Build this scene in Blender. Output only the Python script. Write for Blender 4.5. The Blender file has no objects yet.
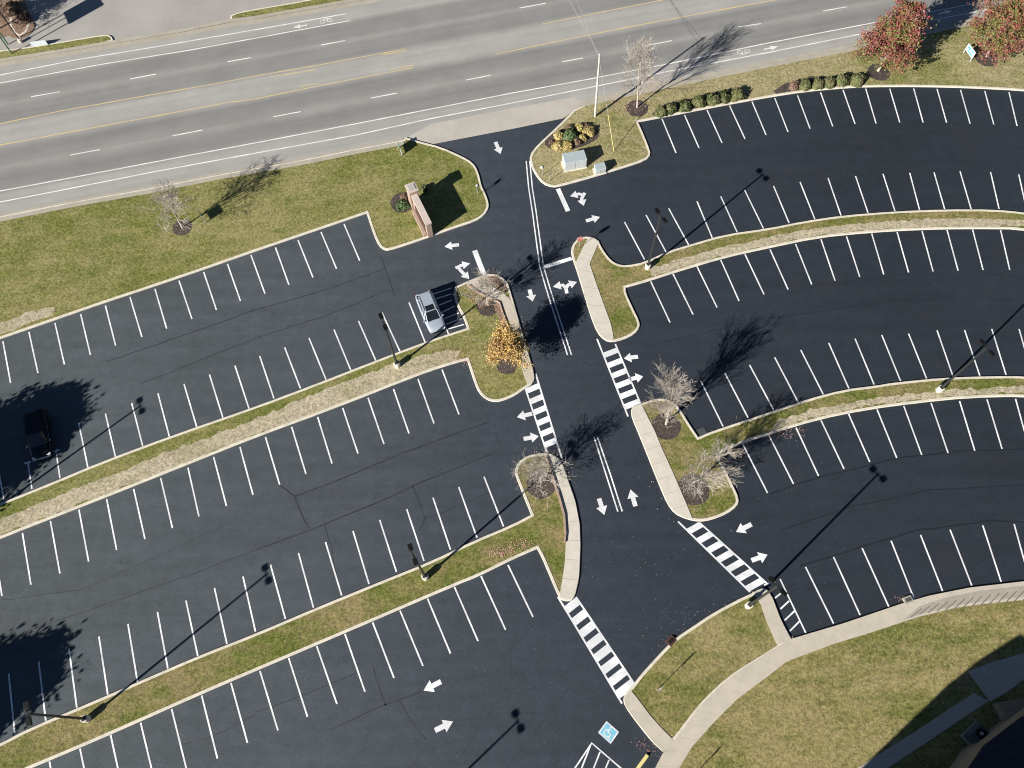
import bpy, bmesh, math, random
from mathutils import Vector, Matrix, noise as mnoise
from mathutils.geometry import tessellate_polygon
random.seed(7)
R=math.radians; PI=math.pi
scene=bpy.context.scene; COL=scene.collection

# ------------------------------------------------------------------ camera
FPX=828.0; H=74.0; NX,NY=524,757
tilt=math.atan(math.hypot(NX-512,NY-384)/FPX); roll=math.atan2(NX-512,NY-384)
fw=Vector((0,math.sin(tilt),-math.cos(tilt))); u0=Vector((0,math.cos(tilt),math.sin(tilt))); r0=Vector((1,0,0))
rt=r0*math.cos(roll)-u0*math.sin(roll); up=r0*math.sin(roll)+u0*math.cos(roll)
cam_d=bpy.data.cameras.new('camera'); cam=bpy.data.objects.new('camera',cam_d); COL.objects.link(cam)
cam_d.sensor_width=36; cam_d.lens=36*FPX/1024; cam_d.clip_start=0.5; cam_d.clip_end=5000
cam.matrix_world=Matrix(((rt.x,up.x,-fw.x,0),(rt.y,up.y,-fw.y,0),(rt.z,up.z,-fw.z,H),(0,0,0,1)))
scene.camera=cam
def G(x,y,z=0.0):
    """survey point: where the photograph's (x,y) meets the level z"""
    d=rt*(x-512)-up*(y-384)+fw*FPX
    t=(z-H)/d.z
    return Vector((d.x*t,d.y*t,z))
def GL(pts,z=0.0): return [G(p[0],p[1],z) for p in pts]
def height_at(base,top):
    a=G(*base); b=G(*top); return H*(1-math.hypot(a.x,a.y)/math.hypot(b.x,b.y))
SUNDIR=Vector((math.cos(R(40))*math.cos(R(27.2)),math.sin(R(40))*math.cos(R(27.2)),-math.sin(R(27.2))))
K=1/math.tan(R(27.2)); SH=Vector((math.cos(R(40)),math.sin(R(40)),0))

# ------------------------------------------------------------------ materials
def nt(name):
    m=bpy.data.materials.new(name); m.use_nodes=True; n=m.node_tree
    return m,n,n.nodes['Principled BSDF'],n.nodes,n.links
def texco(N,L,scale=(1,1,1),rot=0):
    g=N.new('ShaderNodeNewGeometry'); mp=N.new('ShaderNodeMapping'); L.new(g.outputs['Position'],mp.inputs['Vector'])
    mp.inputs['Scale'].default_value=scale; mp.inputs['Rotation'].default_value=(0,0,rot); return mp
def noise(N,L,v,scale,detail=4,rough=.6):
    t=N.new('ShaderNodeTexNoise'); t.inputs['Scale'].default_value=scale; t.inputs['Detail'].default_value=detail; t.inputs['Roughness'].default_value=rough
    L.new(v.outputs[0],t.inputs['Vector']); return t
def ramp(N,L,src,stops,interp='LINEAR'):
    r=N.new('ShaderNodeValToRGB'); e=r.color_ramp; e.interpolation=interp
    while len(e.elements)<len(stops): e.elements.new(0.5)
    for el,(p,c) in zip(e.elements,stops):
        el.position=p; el.color=(c[0],c[1],c[2],1) if isinstance(c,(tuple,list)) else (c,c,c,1)
    L.new(src,r.inputs[0]); return r
def mix(N,L,f,a,b,typ='MIX'):
    m=N.new('ShaderNodeMix'); m.data_type='RGBA'; m.blend_type=typ
    for s,v in ((0,f),(6,a),(7,b)):
        if hasattr(v,'links') or hasattr(v,'is_output'): L.new(v,m.inputs[s])
        elif s==0: m.inputs[0].default_value=v
        else: m.inputs[s].default_value=(v[0],v[1],v[2],1)
    return m.outputs[2]
def bump(N,L,src,bs,st,dist=.02):
    b=N.new('ShaderNodeBump'); b.inputs['Strength'].default_value=st; b.inputs['Distance'].default_value=dist
    L.new(src,b.inputs['Height']); L.new(b.outputs[0],bs.inputs['Normal'])
def plain(name,c,rough=.7,metal=0,var=.12,scale=3):
    m,n,b,N,L=nt(name); v=texco(N,L); t=noise(N,L,v,scale)
    r=ramp(N,L,t.outputs[0],[(.3,tuple(x*(1-var) for x in c)),(.7,tuple(min(1,x*(1+var)) for x in c))])
    L.new(r.outputs[0],b.inputs['Base Color']); b.inputs['Roughness'].default_value=rough; b.inputs['Metallic'].default_value=metal
    return m
def grass(name,greens,dry,dryamt=.5,big=.05):
    m,n,b,N,L=nt(name); v=texco(N,L)
    a=noise(N,L,v,big,5,.6); c=noise(N,L,v,.3,6,.7); f=noise(N,L,v,4.5,6,.85); s=noise(N,L,texco(N,L,(.35,1.3,1),R(-20)),.8,5,.75)
    g=ramp(N,L,f.outputs[0],[(.36,greens[0]),(.5,greens[1]),(.64,greens[2])])
    d=ramp(N,L,f.outputs[0],[(.36,tuple(x*.45 for x in dry)),(.5,dry),(.64,tuple(x*1.6 for x in dry))])
    md=N.new('ShaderNodeMath'); md.operation='MULTIPLY_ADD'; md.inputs[1].default_value=1.3; L.new(a.outputs[0],md.inputs[0]); L.new(c.outputs[0],md.inputs[2])
    md2=N.new('ShaderNodeMath'); md2.operation='ADD'; L.new(md.outputs[0],md2.inputs[0]); L.new(s.outputs[0],md2.inputs[1])
    mm=N.new('ShaderNodeMath'); mm.operation='MULTIPLY'; mm.inputs[1].default_value=1/3.3; L.new(md2.outputs[0],mm.inputs[0])
    k=ramp(N,L,mm.outputs[0],[(.5+.11*(.5-dryamt)-.055,0.0),(.5+.11*(.5-dryamt)+.055,1.0)])
    L.new(mix(N,L,k.outputs[0],g.outputs[0],d.outputs[0]),b.inputs['Base Color'])
    b.inputs['Roughness'].default_value=.95; b.inputs['Specular IOR Level'].default_value=.15
    bump(N,L,f.outputs[0],b,.8,.12); return m
def asphalt(name,c,var=.2,brown=None):
    m,n,b,N,L=nt(name); v=texco(N,L)
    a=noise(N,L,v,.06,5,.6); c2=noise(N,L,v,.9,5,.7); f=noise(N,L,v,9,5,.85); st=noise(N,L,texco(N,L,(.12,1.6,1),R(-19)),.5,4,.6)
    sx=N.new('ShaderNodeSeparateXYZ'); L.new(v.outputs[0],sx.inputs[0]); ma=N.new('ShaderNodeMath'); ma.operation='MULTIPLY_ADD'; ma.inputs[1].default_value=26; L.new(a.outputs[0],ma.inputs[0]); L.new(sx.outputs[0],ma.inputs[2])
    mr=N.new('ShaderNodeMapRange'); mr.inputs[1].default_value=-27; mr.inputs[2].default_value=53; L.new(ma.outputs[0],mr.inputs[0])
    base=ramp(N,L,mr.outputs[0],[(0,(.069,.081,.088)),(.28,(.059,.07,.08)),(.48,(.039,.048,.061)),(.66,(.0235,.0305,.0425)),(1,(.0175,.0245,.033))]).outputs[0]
    base=mix(N,L,.5,base,ramp(N,L,a.outputs[0],[(.35,.4),(.65,.6)]).outputs[0],'OVERLAY')
    base=mix(N,L,.35,base,ramp(N,L,c2.outputs[0],[(.35,.35*1),(.65,.65)]).outputs[0],'OVERLAY')
    base=mix(N,L,.35,base,ramp(N,L,st.outputs[0],[(.35,.38),(.65,.62)]).outputs[0],'OVERLAY')
    base=mix(N,L,.75,base,ramp(N,L,f.outputs[0],[(.3,.2),(.7,.8)]).outputs[0],'OVERLAY')
    if brown:
        k=ramp(N,L,noise(N,L,v,.22,5,.7).outputs[0],[(.55,0.0),(.75,.4)]); base=mix(N,L,k.outputs[0],base,brown)
    so_=ramp(N,L,noise(N,L,v,.55,6,.75).outputs[0],[(.6,0.0),(.72,.35)]); base=mix(N,L,so_.outputs[0],base,tuple(x*.45 for x in c))
    sp=N.new('ShaderNodeTexVoronoi'); sp.inputs['Scale'].default_value=1.1; L.new(v.outputs[0],sp.inputs['Vector'])
    k=ramp(N,L,sp.outputs['Distance'],[(.035,.55),(.06,0.0)]); base=mix(N,L,k.outputs[0],base,tuple(min(1,x*5) for x in c))
    L.new(base,b.inputs['Base Color']); b.inputs['Roughness'].default_value=.85; b.inputs['Specular IOR Level'].default_value=.3
    bump(N,L,f.outputs[0],b,.3,.02); return m
def concrete(name,c,stain=.25,scale=.8):
    m,n,b,N,L=nt(name); v=texco(N,L)
    a=noise(N,L,v,scale,6,.7); f=noise(N,L,v,18,3,.7)
    base=ramp(N,L,a.outputs[0],[(.3,tuple(x*(1-stain) for x in c)),(.6,c),(.8,tuple(min(1,x*1.08) for x in c))]).outputs[0]
    base=mix(N,L,.25,base,ramp(N,L,f.outputs[0],[(.3,.35),(.7,.65)]).outputs[0],'OVERLAY')
    L.new(base,b.inputs['Base Color']); b.inputs['Roughness'].default_value=.9; bump(N,L,f.outputs[0],b,.2,.01); return m
def paint(name,c,under,wear=.5):
    m,n,b,N,L=nt(name); v=texco(N,L)
    a=noise(N,L,v,9,5,.8); a2=noise(N,L,v,.5,3,.6)
    md=N.new('ShaderNodeMath'); md.operation='ADD'; L.new(a.outputs[0],md.inputs[0]); L.new(a2.outputs[0],md.inputs[1])
    k=ramp(N,L,md.outputs[0],[(1.0-wear*.28,0.0),(1.22-wear*.2,.9)])
    L.new(mix(N,L,k.outputs[0],c,under),b.inputs['Base Color']); b.inputs['Roughness'].default_value=.6; return m
def leafmat(name,cols,scale=.5,trans=.15):
    m,n,b,N,L=nt(name); g=N.new('ShaderNodeNewGeometry'); v=texco(N,L); t=noise(N,L,v,scale,3,.6)
    md=N.new('ShaderNodeMath'); md.operation='MULTIPLY_ADD'; md.inputs[1].default_value=.45; L.new(g.outputs['Random Per Island'],md.inputs[0]); 
    mm=N.new('ShaderNodeMath'); mm.operation='MULTIPLY_ADD'; mm.inputs[1].default_value=1.5; mm.inputs[2].default_value=-.45; L.new(t.outputs[0],mm.inputs[0]); L.new(mm.outputs[0],md.inputs[2])
    k=len(cols); r=ramp(N,L,md.outputs[0],[((i+.3)/k,c) for i,c in enumerate(cols)])
    L.new(r.outputs[0],b.inputs['Base Color']); b.inputs['Roughness'].default_value=.7; b.inputs['Specular IOR Level'].default_value=.2
    return m
ROADROT=math.atan2((G(768,43.7)-G(0,191)).y,(G(768,43.7)-G(0,191)).x)
def highway_mat():
    m,n,b,N,L=nt('weathered highway asphalt'); g=N.new('ShaderNodeNewGeometry')
    vr=N.new('ShaderNodeVectorRotate'); vr.rotation_type='Z_AXIS'; vr.inputs['Angle'].default_value=-ROADROT
    org=G(0,191); vr.inputs['Center'].default_value=org; L.new(g.outputs['Position'],vr.inputs['Vector'])
    sx=N.new('ShaderNodeSeparateXYZ'); L.new(vr.outputs[0],sx.inputs[0])
    wn=noise(N,L,vr,.03,3,.5)
    t=N.new('ShaderNodeMapRange'); t.inputs[1].default_value=org.y-6; t.inputs[2].default_value=org.y+34
    L.new(sx.outputs[1],t.inputs[0])
    def yy(px,py):
        p=G(px,py)-org; y=-math.sin(ROADROT)*p.x+math.cos(ROADROT)*p.y; return (y+6)/40
    # across-road wear: shoulders and the turning lane pale, wheel tracks darker
    w3=yy(300,134.5); d2=yy(287,114); y2=yy(300,90); y1=yy(300,68.5); d1=yy(333,43); w2=yy(300,29.5)
    P=(.325,.315,.293); A=(.225,.223,.21); B=(.28,.275,.256); Cc=(.335,.328,.305)
    st=[(0,P),(w3-.012,P),(w3+.012,A),((w3+d2)/2,(.208,.206,.194)),(d2-.02,A),(d2,B),(d2+.02,A),(y2-.02,(.208,.206,.194)),(y2+.012,Cc),(y1-.012,Cc),(y1+.012,A),(d1-.02,A),(d1,B),(d1+.02,A),(w2-.012,(.22,.217,.204)),(w2+.012,P)]
    r=ramp(N,L,t.outputs[0],[(min(.999,max(0,p)),c) for p,c in st])
    v2=N.new('ShaderNodeMapping'); v2.inputs['Scale'].default_value=(.04,1.2,1); L.new(vr.outputs[0],v2.inputs['Vector'])
    s=noise(N,L,v2,1.0,5,.65); c2=noise(N,L,vr,.25,5,.7); f=noise(N,L,vr,20,3,.8)
    base=mix(N,L,.35,r.outputs[0],ramp(N,L,s.outputs[0],[(.3,.38),(.7,.62)]).outputs[0],'OVERLAY')
    base=mix(N,L,.35,base,ramp(N,L,c2.outputs[0],[(.3,.38),(.7,.62)]).outputs[0],'OVERLAY')
    base=mix(N,L,.25,base,ramp(N,L,f.outputs[0],[(.3,.35),(.7,.65)]).outputs[0],'OVERLAY')
    L.new(base,b.inputs['Base Color']); b.inputs['Roughness'].default_value=.9; b.inputs['Specular IOR Level'].default_value=.2
    bump(N,L,f.outputs[0],b,.25,.02); return m
M={}
M['lawn']=grass('autumn lawn',[(.052,.064,.014),(.155,.17,.04),(.3,.315,.095)],(.27,.245,.1),.52)
M['lawn_b']=grass('thin autumn lawn',[(.075,.082,.022),(.2,.2,.065),(.36,.34,.14)],(.34,.295,.155),.85)
M['lawn_d']=grass('green patched lawn',[(.048,.06,.012),(.15,.16,.04),(.3,.3,.1)],(.3,.25,.11),.66,.07)
M['lawn_c']=grass('mown island grass',[(.04,.058,.01),(.135,.155,.032),(.27,.285,.08)],(.27,.22,.1),.55,.12)
M['straw']=grass('bleached verge straw',[(.14,.13,.06),(.36,.32,.19),(.55,.49,.34)],(.46,.4,.28),.9,.2)
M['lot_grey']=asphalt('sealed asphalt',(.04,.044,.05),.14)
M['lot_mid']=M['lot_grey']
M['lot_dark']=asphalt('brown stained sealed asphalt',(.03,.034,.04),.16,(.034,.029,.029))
M['seamd']=plain('fresh bitumen seam',(.011,.014,.018),.6,0,.3,.7)
M['seam']=plain('bitumen seam',(.026,.03,.036),.6,0,.35,.7)
M['highway']=highway_mat()
M['apron']=concrete('pale road apron',(.44,.41,.36),.15,.35)
M['farlot']=concrete('old far lot paving',(.35,.335,.305),.18,.12)
M['kerb']=concrete('kerb concrete',(.66,.61,.5),.25,1.2)
M['gutter']=concrete('gutter concrete',(.39,.36,.29),.2,.6)
M['walk']=concrete('sidewalk concrete',(.5,.455,.37),.16,.9)
M['walkw']=concrete('pale sidewalk concrete',(.58,.54,.46),.14,.9)
M['walkd']=concrete('grey ramp concrete',(.36,.33,.27),.2,.9)
M['slot']=plain('dark scored slot',(.17,.145,.12),.9)
M['joint']=plain('joint filler',(.43,.39,.315),.9)
M['white']=paint('white line paint',(.86,.87,.88),(.6,.61,.62),0.1)
M['whiteh']=paint('worn highway white paint',(.78,.775,.75),(.6,.59,.56),.12)
M['yellow']=paint('worn yellow road paint',(.66,.49,.2),(.5,.41,.26),.3)
M['blue']=plain('blue accessible paint',(.2,.5,.62),.6)
M['rust']=concrete('rusty iron stain',(.1,.04,.03),.5,3)
M['iron']=plain('grey drain iron',(.09,.1,.1),.6,.4)
M['hole']=plain('drain dark',(.01,.01,.01),.9)
M['bark']=plain('pale grey bark',(.42,.37,.3),.9,0,.3,6)
M['barkd']=plain('brown bark',(.2,.16,.125),.9,0,.3,6)
M['twig']=plain('tan twigs',(.36,.32,.27),.9,0,.3,2)
M['mulch']=grass('dark bark mulch',[(.03,.024,.02),(.075,.06,.052),(.14,.115,.1)],(.1,.08,.07),.5)
M['mulchr']=grass('red bark mulch',[(.13,.08,.05),(.27,.18,.13),(.4,.29,.21)],(.3,.21,.15),.5)
M['brick']=concrete('buff brick',(.38,.28,.22),.3,4)
M['cap']=concrete('cast stone cap',(.55,.47,.41),.2,3)
M['capg']=concrete('grey cap slab',(.4,.38,.36),.2,3)
M['board']=plain('brown sign board',(.07,.035,.025),.7)
M['bronze']=plain('dark bronze metal',(.01,.0095,.009),.45,.3)
M['pole']=plain('grey bronze pole',(.05,.05,.05),.4,.4)
M['galv']=plain('galvanised steel',(.5,.5,.48),.5,.5)
M['cabinet']=plain('pale green grey cabinet',(.36,.42,.43),.5,0,.06)
M['cabside']=plain('pale grey cabinet',(.42,.45,.45),.5,0,.06)
M['wood']=plain('sun bleached wood pole',(.52,.5,.45),.9,0,.15,4)
M['yelp']=plain('yellow plastic',(.68,.58,.24),.6)
M['wire']=plain('aluminium wire',(.5,.5,.52),.5,.3)
M['red']=plain('stop sign red',(.5,.05,.05),.5)
M['signw']=plain('sign white',(.55,.6,.62),.5,0,.03)
M['signb']=plain('sign pale blue print',(.1,.36,.5),.5)
M['green']=plain('green sign back',(.05,.13,.08),.6)
M['silver']=plain('silver car paint',(.5,.56,.63),.3,.4,.02)
M['blackp']=plain('black car paint',(.008,.009,.011),.2,.3,.02)
M['glass']=plain('tinted car glass',(.012,.016,.02),.06,0,.02)
M['tyre']=plain('tyre rubber',(.02,.02,.02),.9)
M['chrome']=plain('chrome',(.75,.75,.75),.15,1,.02)
M['lamp']=plain('lamp lens',(.7,.72,.72),.15,.1,.02)
M['tail']=plain('tail lamp red',(.35,.02,.02),.25)
M['roofd']=plain('dark shingle roof',(.028,.026,.03),.9,0,.3,3)
M['wall']=concrete('tan wall stone',(.32,.25,.17),.3,2)
M["lf_red"]=leafmat('red and green autumn leaves',[(.08,.12,.025),(.15,.19,.05),(.2,.21,.07),(.19,.1,.05),(.24,.04,.045),(.26,.1,.085),(.34,.22,.19)],.28)
M['lf_yel']=leafmat('yellow autumn leaves',[(.2,.11,.06),(.4,.25,.12),(.53,.34,.11),(.6,.43,.14),(.5,.33,.2)],.6)
M['lf_org']=leafmat('orange autumn leaves',[(.2,.1,.07),(.42,.18,.07),(.5,.25,.08),(.45,.3,.2)],.8)
M['lf_dark']=leafmat('evergreen needles',[(.015,.03,.012),(.03,.05,.018),(.05,.075,.025)],.5)
M['lf_box']=leafmat('clipped shrub leaves',[(.03,.05,.018),(.08,.1,.035),(.17,.175,.075),(.13,.11,.06)],.9)
M['lf_by']=leafmat('yellow shrub leaves',[(.2,.15,.05),(.42,.34,.12),(.5,.43,.22)],1.2)
M['lf_bg']=leafmat('green shrub leaves',[(.03,.05,.02),(.08,.13,.05),(.15,.2,.09)],1.2)
M['lf_bb']=leafmat('brown shrub leaves',[(.07,.04,.03),(.16,.1,.07),(.24,.17,.12)],1.2)
M['litter']=leafmat('fallen leaves',[(.4,.14,.12),(.55,.28,.24),(.6,.42,.34),(.45,.24,.1)],2)
M['litterp']=leafmat('pale fallen leaves',[(.4,.34,.26),(.55,.5,.42),(.6,.55,.48),(.35,.22,.12)],2)

# ------------------------------------------------------------------ object helpers
def tag(o,label=None,cat=None,group=None,kind=None):
    if label: o['label']=label
    if cat: o['category']=cat
    if group: o['group']=group
    if kind: o['kind']=kind
    return o
def thing(name,label,cat,loc=(0,0,0),rz=0,group=None):
    o=bpy.data.objects.new(name,None); COL.objects.link(o); o.location=loc; o.rotation_euler=(0,0,rz); o.empty_display_size=.3
    return tag(o,label,cat,group)
def obj(name,bm,mats,parent=None,smooth=False):
    me=bpy.data.meshes.new(name); 
    if smooth:
        for f in bm.faces: f.smooth=True
    bm.to_mesh(me); bm.free()
    for m in (mats if isinstance(mats,(list,tuple)) else [mats]): me.materials.append(m)
    o=bpy.data.objects.new(name,me); COL.objects.link(o)
    if parent is not None: o.parent=parent
    return o
def dup(root,loc,rz,label=None,cat=None):
    r=root.copy(); COL.objects.link(r); r.location=loc; r.rotation_euler=(0,0,rz)
    if label: r['label']=label
    for ch in [c for c in bpy.data.objects if c.parent==root]:
        c=ch.copy(); COL.objects.link(c); c.parent=r
        for g in [q for q in bpy.data.objects if q.parent==ch]:
            d=g.copy(); COL.objects.link(d); d.parent=c
    return r
def nb(): return bmesh.new()
def box(bm,c,s,rz=0,bev=0,mi=0,taper=1.0):
    x,y,z=[v/2 for v in s]; ca,sa=math.cos(rz),math.sin(rz); vs=[]
    for dz in (-1,1):
        k=1 if dz<0 else taper
        for dx,dy in ((-1,-1),(1,-1),(1,1),(-1,1)):
            a,b=dx*x*k,dy*y*k; vs.append(bm.verts.new((c[0]+a*ca-b*sa,c[1]+a*sa+b*ca,c[2]+dz*z)))
    fs=[bm.faces.new([vs[i] for i in q]) for q in ((3,2,1,0),(4,5,6,7),(0,1,5,4),(1,2,6,5),(2,3,7,6),(3,0,4,7))]
    for f in fs: f.material_index=mi
    if bev:
        es=list({e for f in fs for e in f.edges}); r=bmesh.ops.bevel(bm,geom=es,offset=bev,segments=2,affect='EDGES',profile=.5)
        for f in r['faces']: f.material_index=mi
    return fs
def tube(bm,pts,rad,n=8,cap=True,mi=0):
    pts=[Vector(p) for p in pts]; rings=[]
    if not isinstance(rad,(list,tuple)): rad=[rad]*len(pts)
    for i,p in enumerate(pts):
        d=(pts[min(i+1,len(pts)-1)]-pts[max(i-1,0)]).normalized()
        a=d.cross(Vector((0,0,1)) if abs(d.z)<.9 else Vector((1,0,0))).normalized(); b=d.cross(a)
        rings.append([bm.verts.new(p+(a*math.cos(2*PI*k/n)+b*math.sin(2*PI*k/n))*rad[i]) for k in range(n)])
    for i in range(len(rings)-1):
        for k in range(n):
            f=bm.faces.new((rings[i][k],rings[i][(k+1)%n],rings[i+1][(k+1)%n],rings[i+1][k])); f.material_index=mi
    if cap:
        bm.faces.new(rings[0]).material_index=mi; bm.faces.new(rings[-1][::-1]).material_index=mi
def area(p): return sum(p[i].x*p[(i+1)%len(p)].y-p[(i+1)%len(p)].x*p[i].y for i in range(len(p)))/2
def ccw(p): return p if area(p)>0 else p[::-1]
def sheet(bm,pts,z,mi=0):
    pts=ccw([Vector((p.x,p.y,z)) for p in pts]); vs=[bm.verts.new(p) for p in pts]
    for t in tessellate_polygon([pts]):
        a,b,c=[pts[i] for i in t]
        if (b-a).cross(c-a).z<0: t=(t[2],t[1],t[0])
        try: bm.faces.new([vs[i] for i in t]).material_index=mi
        except ValueError: pass
def prism(bm,pts,z0,z1,mi=0):
    pts=ccw([Vector((p.x,p.y,0)) for p in pts]); sheet(bm,pts,z1,mi)
    a=[bm.verts.new((p.x,p.y,z0)) for p in pts]; b=[bm.verts.new((p.x,p.y,z1)) for p in pts]; n=len(pts)
    for i in range(n): bm.faces.new((a[i],a[(i+1)%n],b[(i+1)%n],b[i])).material_index=mi
def inset(pts,d):
    pts=ccw(pts); n=len(pts); out=[]
    for i in range(n):
        p=pts[i]; e0=(p-pts[i-1]); e1=(pts[(i+1)%n]-p); e0.z=e1.z=0; e0.normalize(); e1.normalize()
        n0=Vector((-e0.y,e0.x,0)); n1=Vector((-e1.y,e1.x,0)); b=(n0+n1)
        if b.length<1e-4: b=n0
        b.normalize(); k=max(.45,b.dot(n0)); out.append(p+b*(d/k))
    return out
def smoothpoly(pts,closed=True):
    """one corner-cutting pass that keeps sharp corners with long arms"""
    out=[]; n=len(pts)
    for i in range(n):
        p=pts[i]; a=pts[i-1]; c=pts[(i+1)%n]
        if (not closed) and i in (0,n-1): out.append(p); continue
        la=(p-a).length; lc=(c-p).length
        ang=(p-a).angle(c-p) if la>1e-6 and lc>1e-6 else 0
        if ang>R(50): out.append(p); continue
        k=.25; out.append(p.lerp(a,k)); out.append(p.lerp(c,k))
    return out
def ring(bm,outer,w,z0,z1):
    o=ccw(outer); i=inset(o,w); n=len(o)
    O0=[bm.verts.new((p.x,p.y,z0)) for p in o]; O1=[bm.verts.new((p.x,p.y,z1-.02)) for p in o]
    o2=inset(o,.03); O2=[bm.verts.new((p.x,p.y,z1)) for p in o2]
    I1=[bm.verts.new((p.x,p.y,z1)) for p in i]; I0=[bm.verts.new((p.x,p.y,z0)) for p in i]
    for k in range(n):
        j=(k+1)%n
        for A,B in ((O0,O1),(O1,O2),(O2,I1),(I1,I0)): bm.faces.new((A[k],A[j],B[j],B[k]))
def stripline(bm,pts,w,z,mi=0):
    """flat painted strip along a polyline of world points"""
    L=[];Rr=[]; n=len(pts)
    for i,p in enumerate(pts):
        d=(pts[min(i+1,n-1)]-pts[max(i-1,0)]); d.z=0; d.normalize(); q=Vector((-d.y,d.x,0))*w/2
        L.append(bm.verts.new((p.x+q.x,p.y+q.y,z))); Rr.append(bm.verts.new((p.x-q.x,p.y-q.y,z)))
    for i in range(n-1): bm.faces.new((Rr[i],Rr[i+1],L[i+1],L[i])).material_index=mi
def jag(pts,amp,step=.6,seed=0):
    out=[]; n=len(pts)
    for i in range(n):
        a,b=pts[i],pts[(i+1)%n]; k=max(1,int((b-a).length/step)); d=(b-a).normalized(); q=Vector((-d.y,d.x,0))
        for j in range(k):
            p=a.lerp(b,j/k); out.append(p+q*amp*(mnoise.noise(p*1.3+Vector((seed,0,0)))+.6*mnoise.noise(p*4+Vector((seed,5,0)))))
    return out

# ------------------------------------------------------------------ ground, road, lots
gb=nb(); sheet(gb,[Vector((-900,-900,0)),Vector((900,-900,0)),Vector((900,900,0)),Vector((-900,900,0))],-.06)
tag(obj('ground',gb,M['lawn']),kind='structure')
road_low=[(-400,300),(0,222),(132,194),(256,171),(361,151),(406,142),(431,144.5),(512,129),(562,118.7),(580,107),(712,80),(768,68),(863,50),(983,24),(1024,15),(1200,-25),(1500,-95)]
def ext(p,q,d): 
    v=(q-p).normalized(); return q+v*d
lowW=GL(road_low); lowW[0]=ext(lowW[2],lowW[1],120); lowW[-1]=ext(lowW[-3],lowW[-2],120)
nrm=Vector((-math.sin(ROADROT),math.cos(ROADROT),0))
hb=nb(); sheet(hb,lowW+[lowW[-1]+nrm*44,lowW[0]+nrm*44],-.02); highway=tag(obj('highway',hb,M['highway']),kind='structure')
# far side paving beyond the highway
fb=nb(); far=[G(-300,130),G(0,63),G(110,42.5),G(190,30),G(231,21.5),G(320,7.5),G(358,0),G(420,-12),G(500,-28)]
far[0]=ext(far[2],far[1],90); sheet(fb,far+[far[-1]+nrm*45,far[0]+nrm*45],-.012)
farlot=tag(obj('far_parking_lot',fb,M['farlot']),kind='structure')
ab=nb(); sheet(ab,GL([(404,143),(404,139),(431,124),(512,108),(575,97),(581,104),(562,119),(512,129.3),(431,144.8)]),-.012)
tag(obj('entrance_apron',ab,M['apron']),kind='structure')
def seams(bm,lst,z):
    for pts,w in lst:
        P=GL(pts); Q=[]
        for i in range(len(P)-1):
            k=max(2,int((P[i+1]-P[i]).length/1.2))
            for j in range(k):
                p=P[i].lerp(P[i+1],j/k); Q.append(p+Vector((mnoise.noise(p*.6),mnoise.noise(p*.6+Vector((9,3,1))),0))*.12)
        Q.append(P[-1]); stripline(bm,Q,w,z,1)
def lot(name,poly,m,z,sm=[]):
    b=nb(); sheet(b,GL(poly),z); seams(b,sm,z+.003); return tag(obj(name,b,[m,M['seam'] if m is M['lot_grey'] else M['seamd']]),kind='structure')
ZL,ZD,ZM=.002,.008,.014
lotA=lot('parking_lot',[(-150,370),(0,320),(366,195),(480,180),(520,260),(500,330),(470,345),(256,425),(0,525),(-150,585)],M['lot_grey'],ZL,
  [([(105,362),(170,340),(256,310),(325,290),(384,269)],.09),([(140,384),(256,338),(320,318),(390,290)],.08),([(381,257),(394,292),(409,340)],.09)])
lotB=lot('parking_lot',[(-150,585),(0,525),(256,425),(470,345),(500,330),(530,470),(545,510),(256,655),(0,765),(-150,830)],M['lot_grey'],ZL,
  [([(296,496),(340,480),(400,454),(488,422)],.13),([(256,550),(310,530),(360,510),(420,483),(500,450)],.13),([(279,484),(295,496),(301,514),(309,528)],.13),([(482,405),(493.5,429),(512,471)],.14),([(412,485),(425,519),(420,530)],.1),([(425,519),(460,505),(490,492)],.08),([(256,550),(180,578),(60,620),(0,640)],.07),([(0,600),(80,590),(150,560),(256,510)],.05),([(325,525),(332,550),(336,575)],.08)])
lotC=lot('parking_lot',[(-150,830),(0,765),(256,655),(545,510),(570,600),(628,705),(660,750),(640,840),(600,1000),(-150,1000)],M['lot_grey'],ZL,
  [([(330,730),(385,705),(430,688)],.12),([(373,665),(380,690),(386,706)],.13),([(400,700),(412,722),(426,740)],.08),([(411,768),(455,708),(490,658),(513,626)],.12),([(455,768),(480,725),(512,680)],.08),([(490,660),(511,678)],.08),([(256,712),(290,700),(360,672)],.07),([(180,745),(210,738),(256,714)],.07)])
drive=lot('driveway',[(410,141.5),(431,144.5),(512,129),(562,118.7),(590,112),(590,130),(556,180),(582,245),(600,335),(640,410),(690,515),(765,592),(790,640),(700,700),(660,720),(669,755),(655,800),(600,1000),(395,1000),(395,800),(411,768),(455,706),(512,624),(550,575),(548,520),(525,480),(512,471.5),(493.5,429),(482,405),(470,370),(430,360),(409,342),(394,292),(381,253),(383,215)],M['lot_mid'],ZD,
  [([(484,192),(505,178)],.14),([(512,762),(560,700),(600,645)],.06),([(545,660),(575,640),(560,628)],.06),([(600,575),(650,545),(665,530)],.05),([(512,710),(540,714)],.05),([(575,398),(590,440)],.04),([(510,650),(512,680),(455,765)],.06)])
E1=lot('parking_lot',[(590,112),(638,105),(768,86),(868,78),(1024,82),(1200,110),(1200,270),(1024,221),(893,221),(768,238),(640,272),(600,290),(582,245),(556,180),(590,130)],M['lot_dark'],ZL,[])
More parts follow.
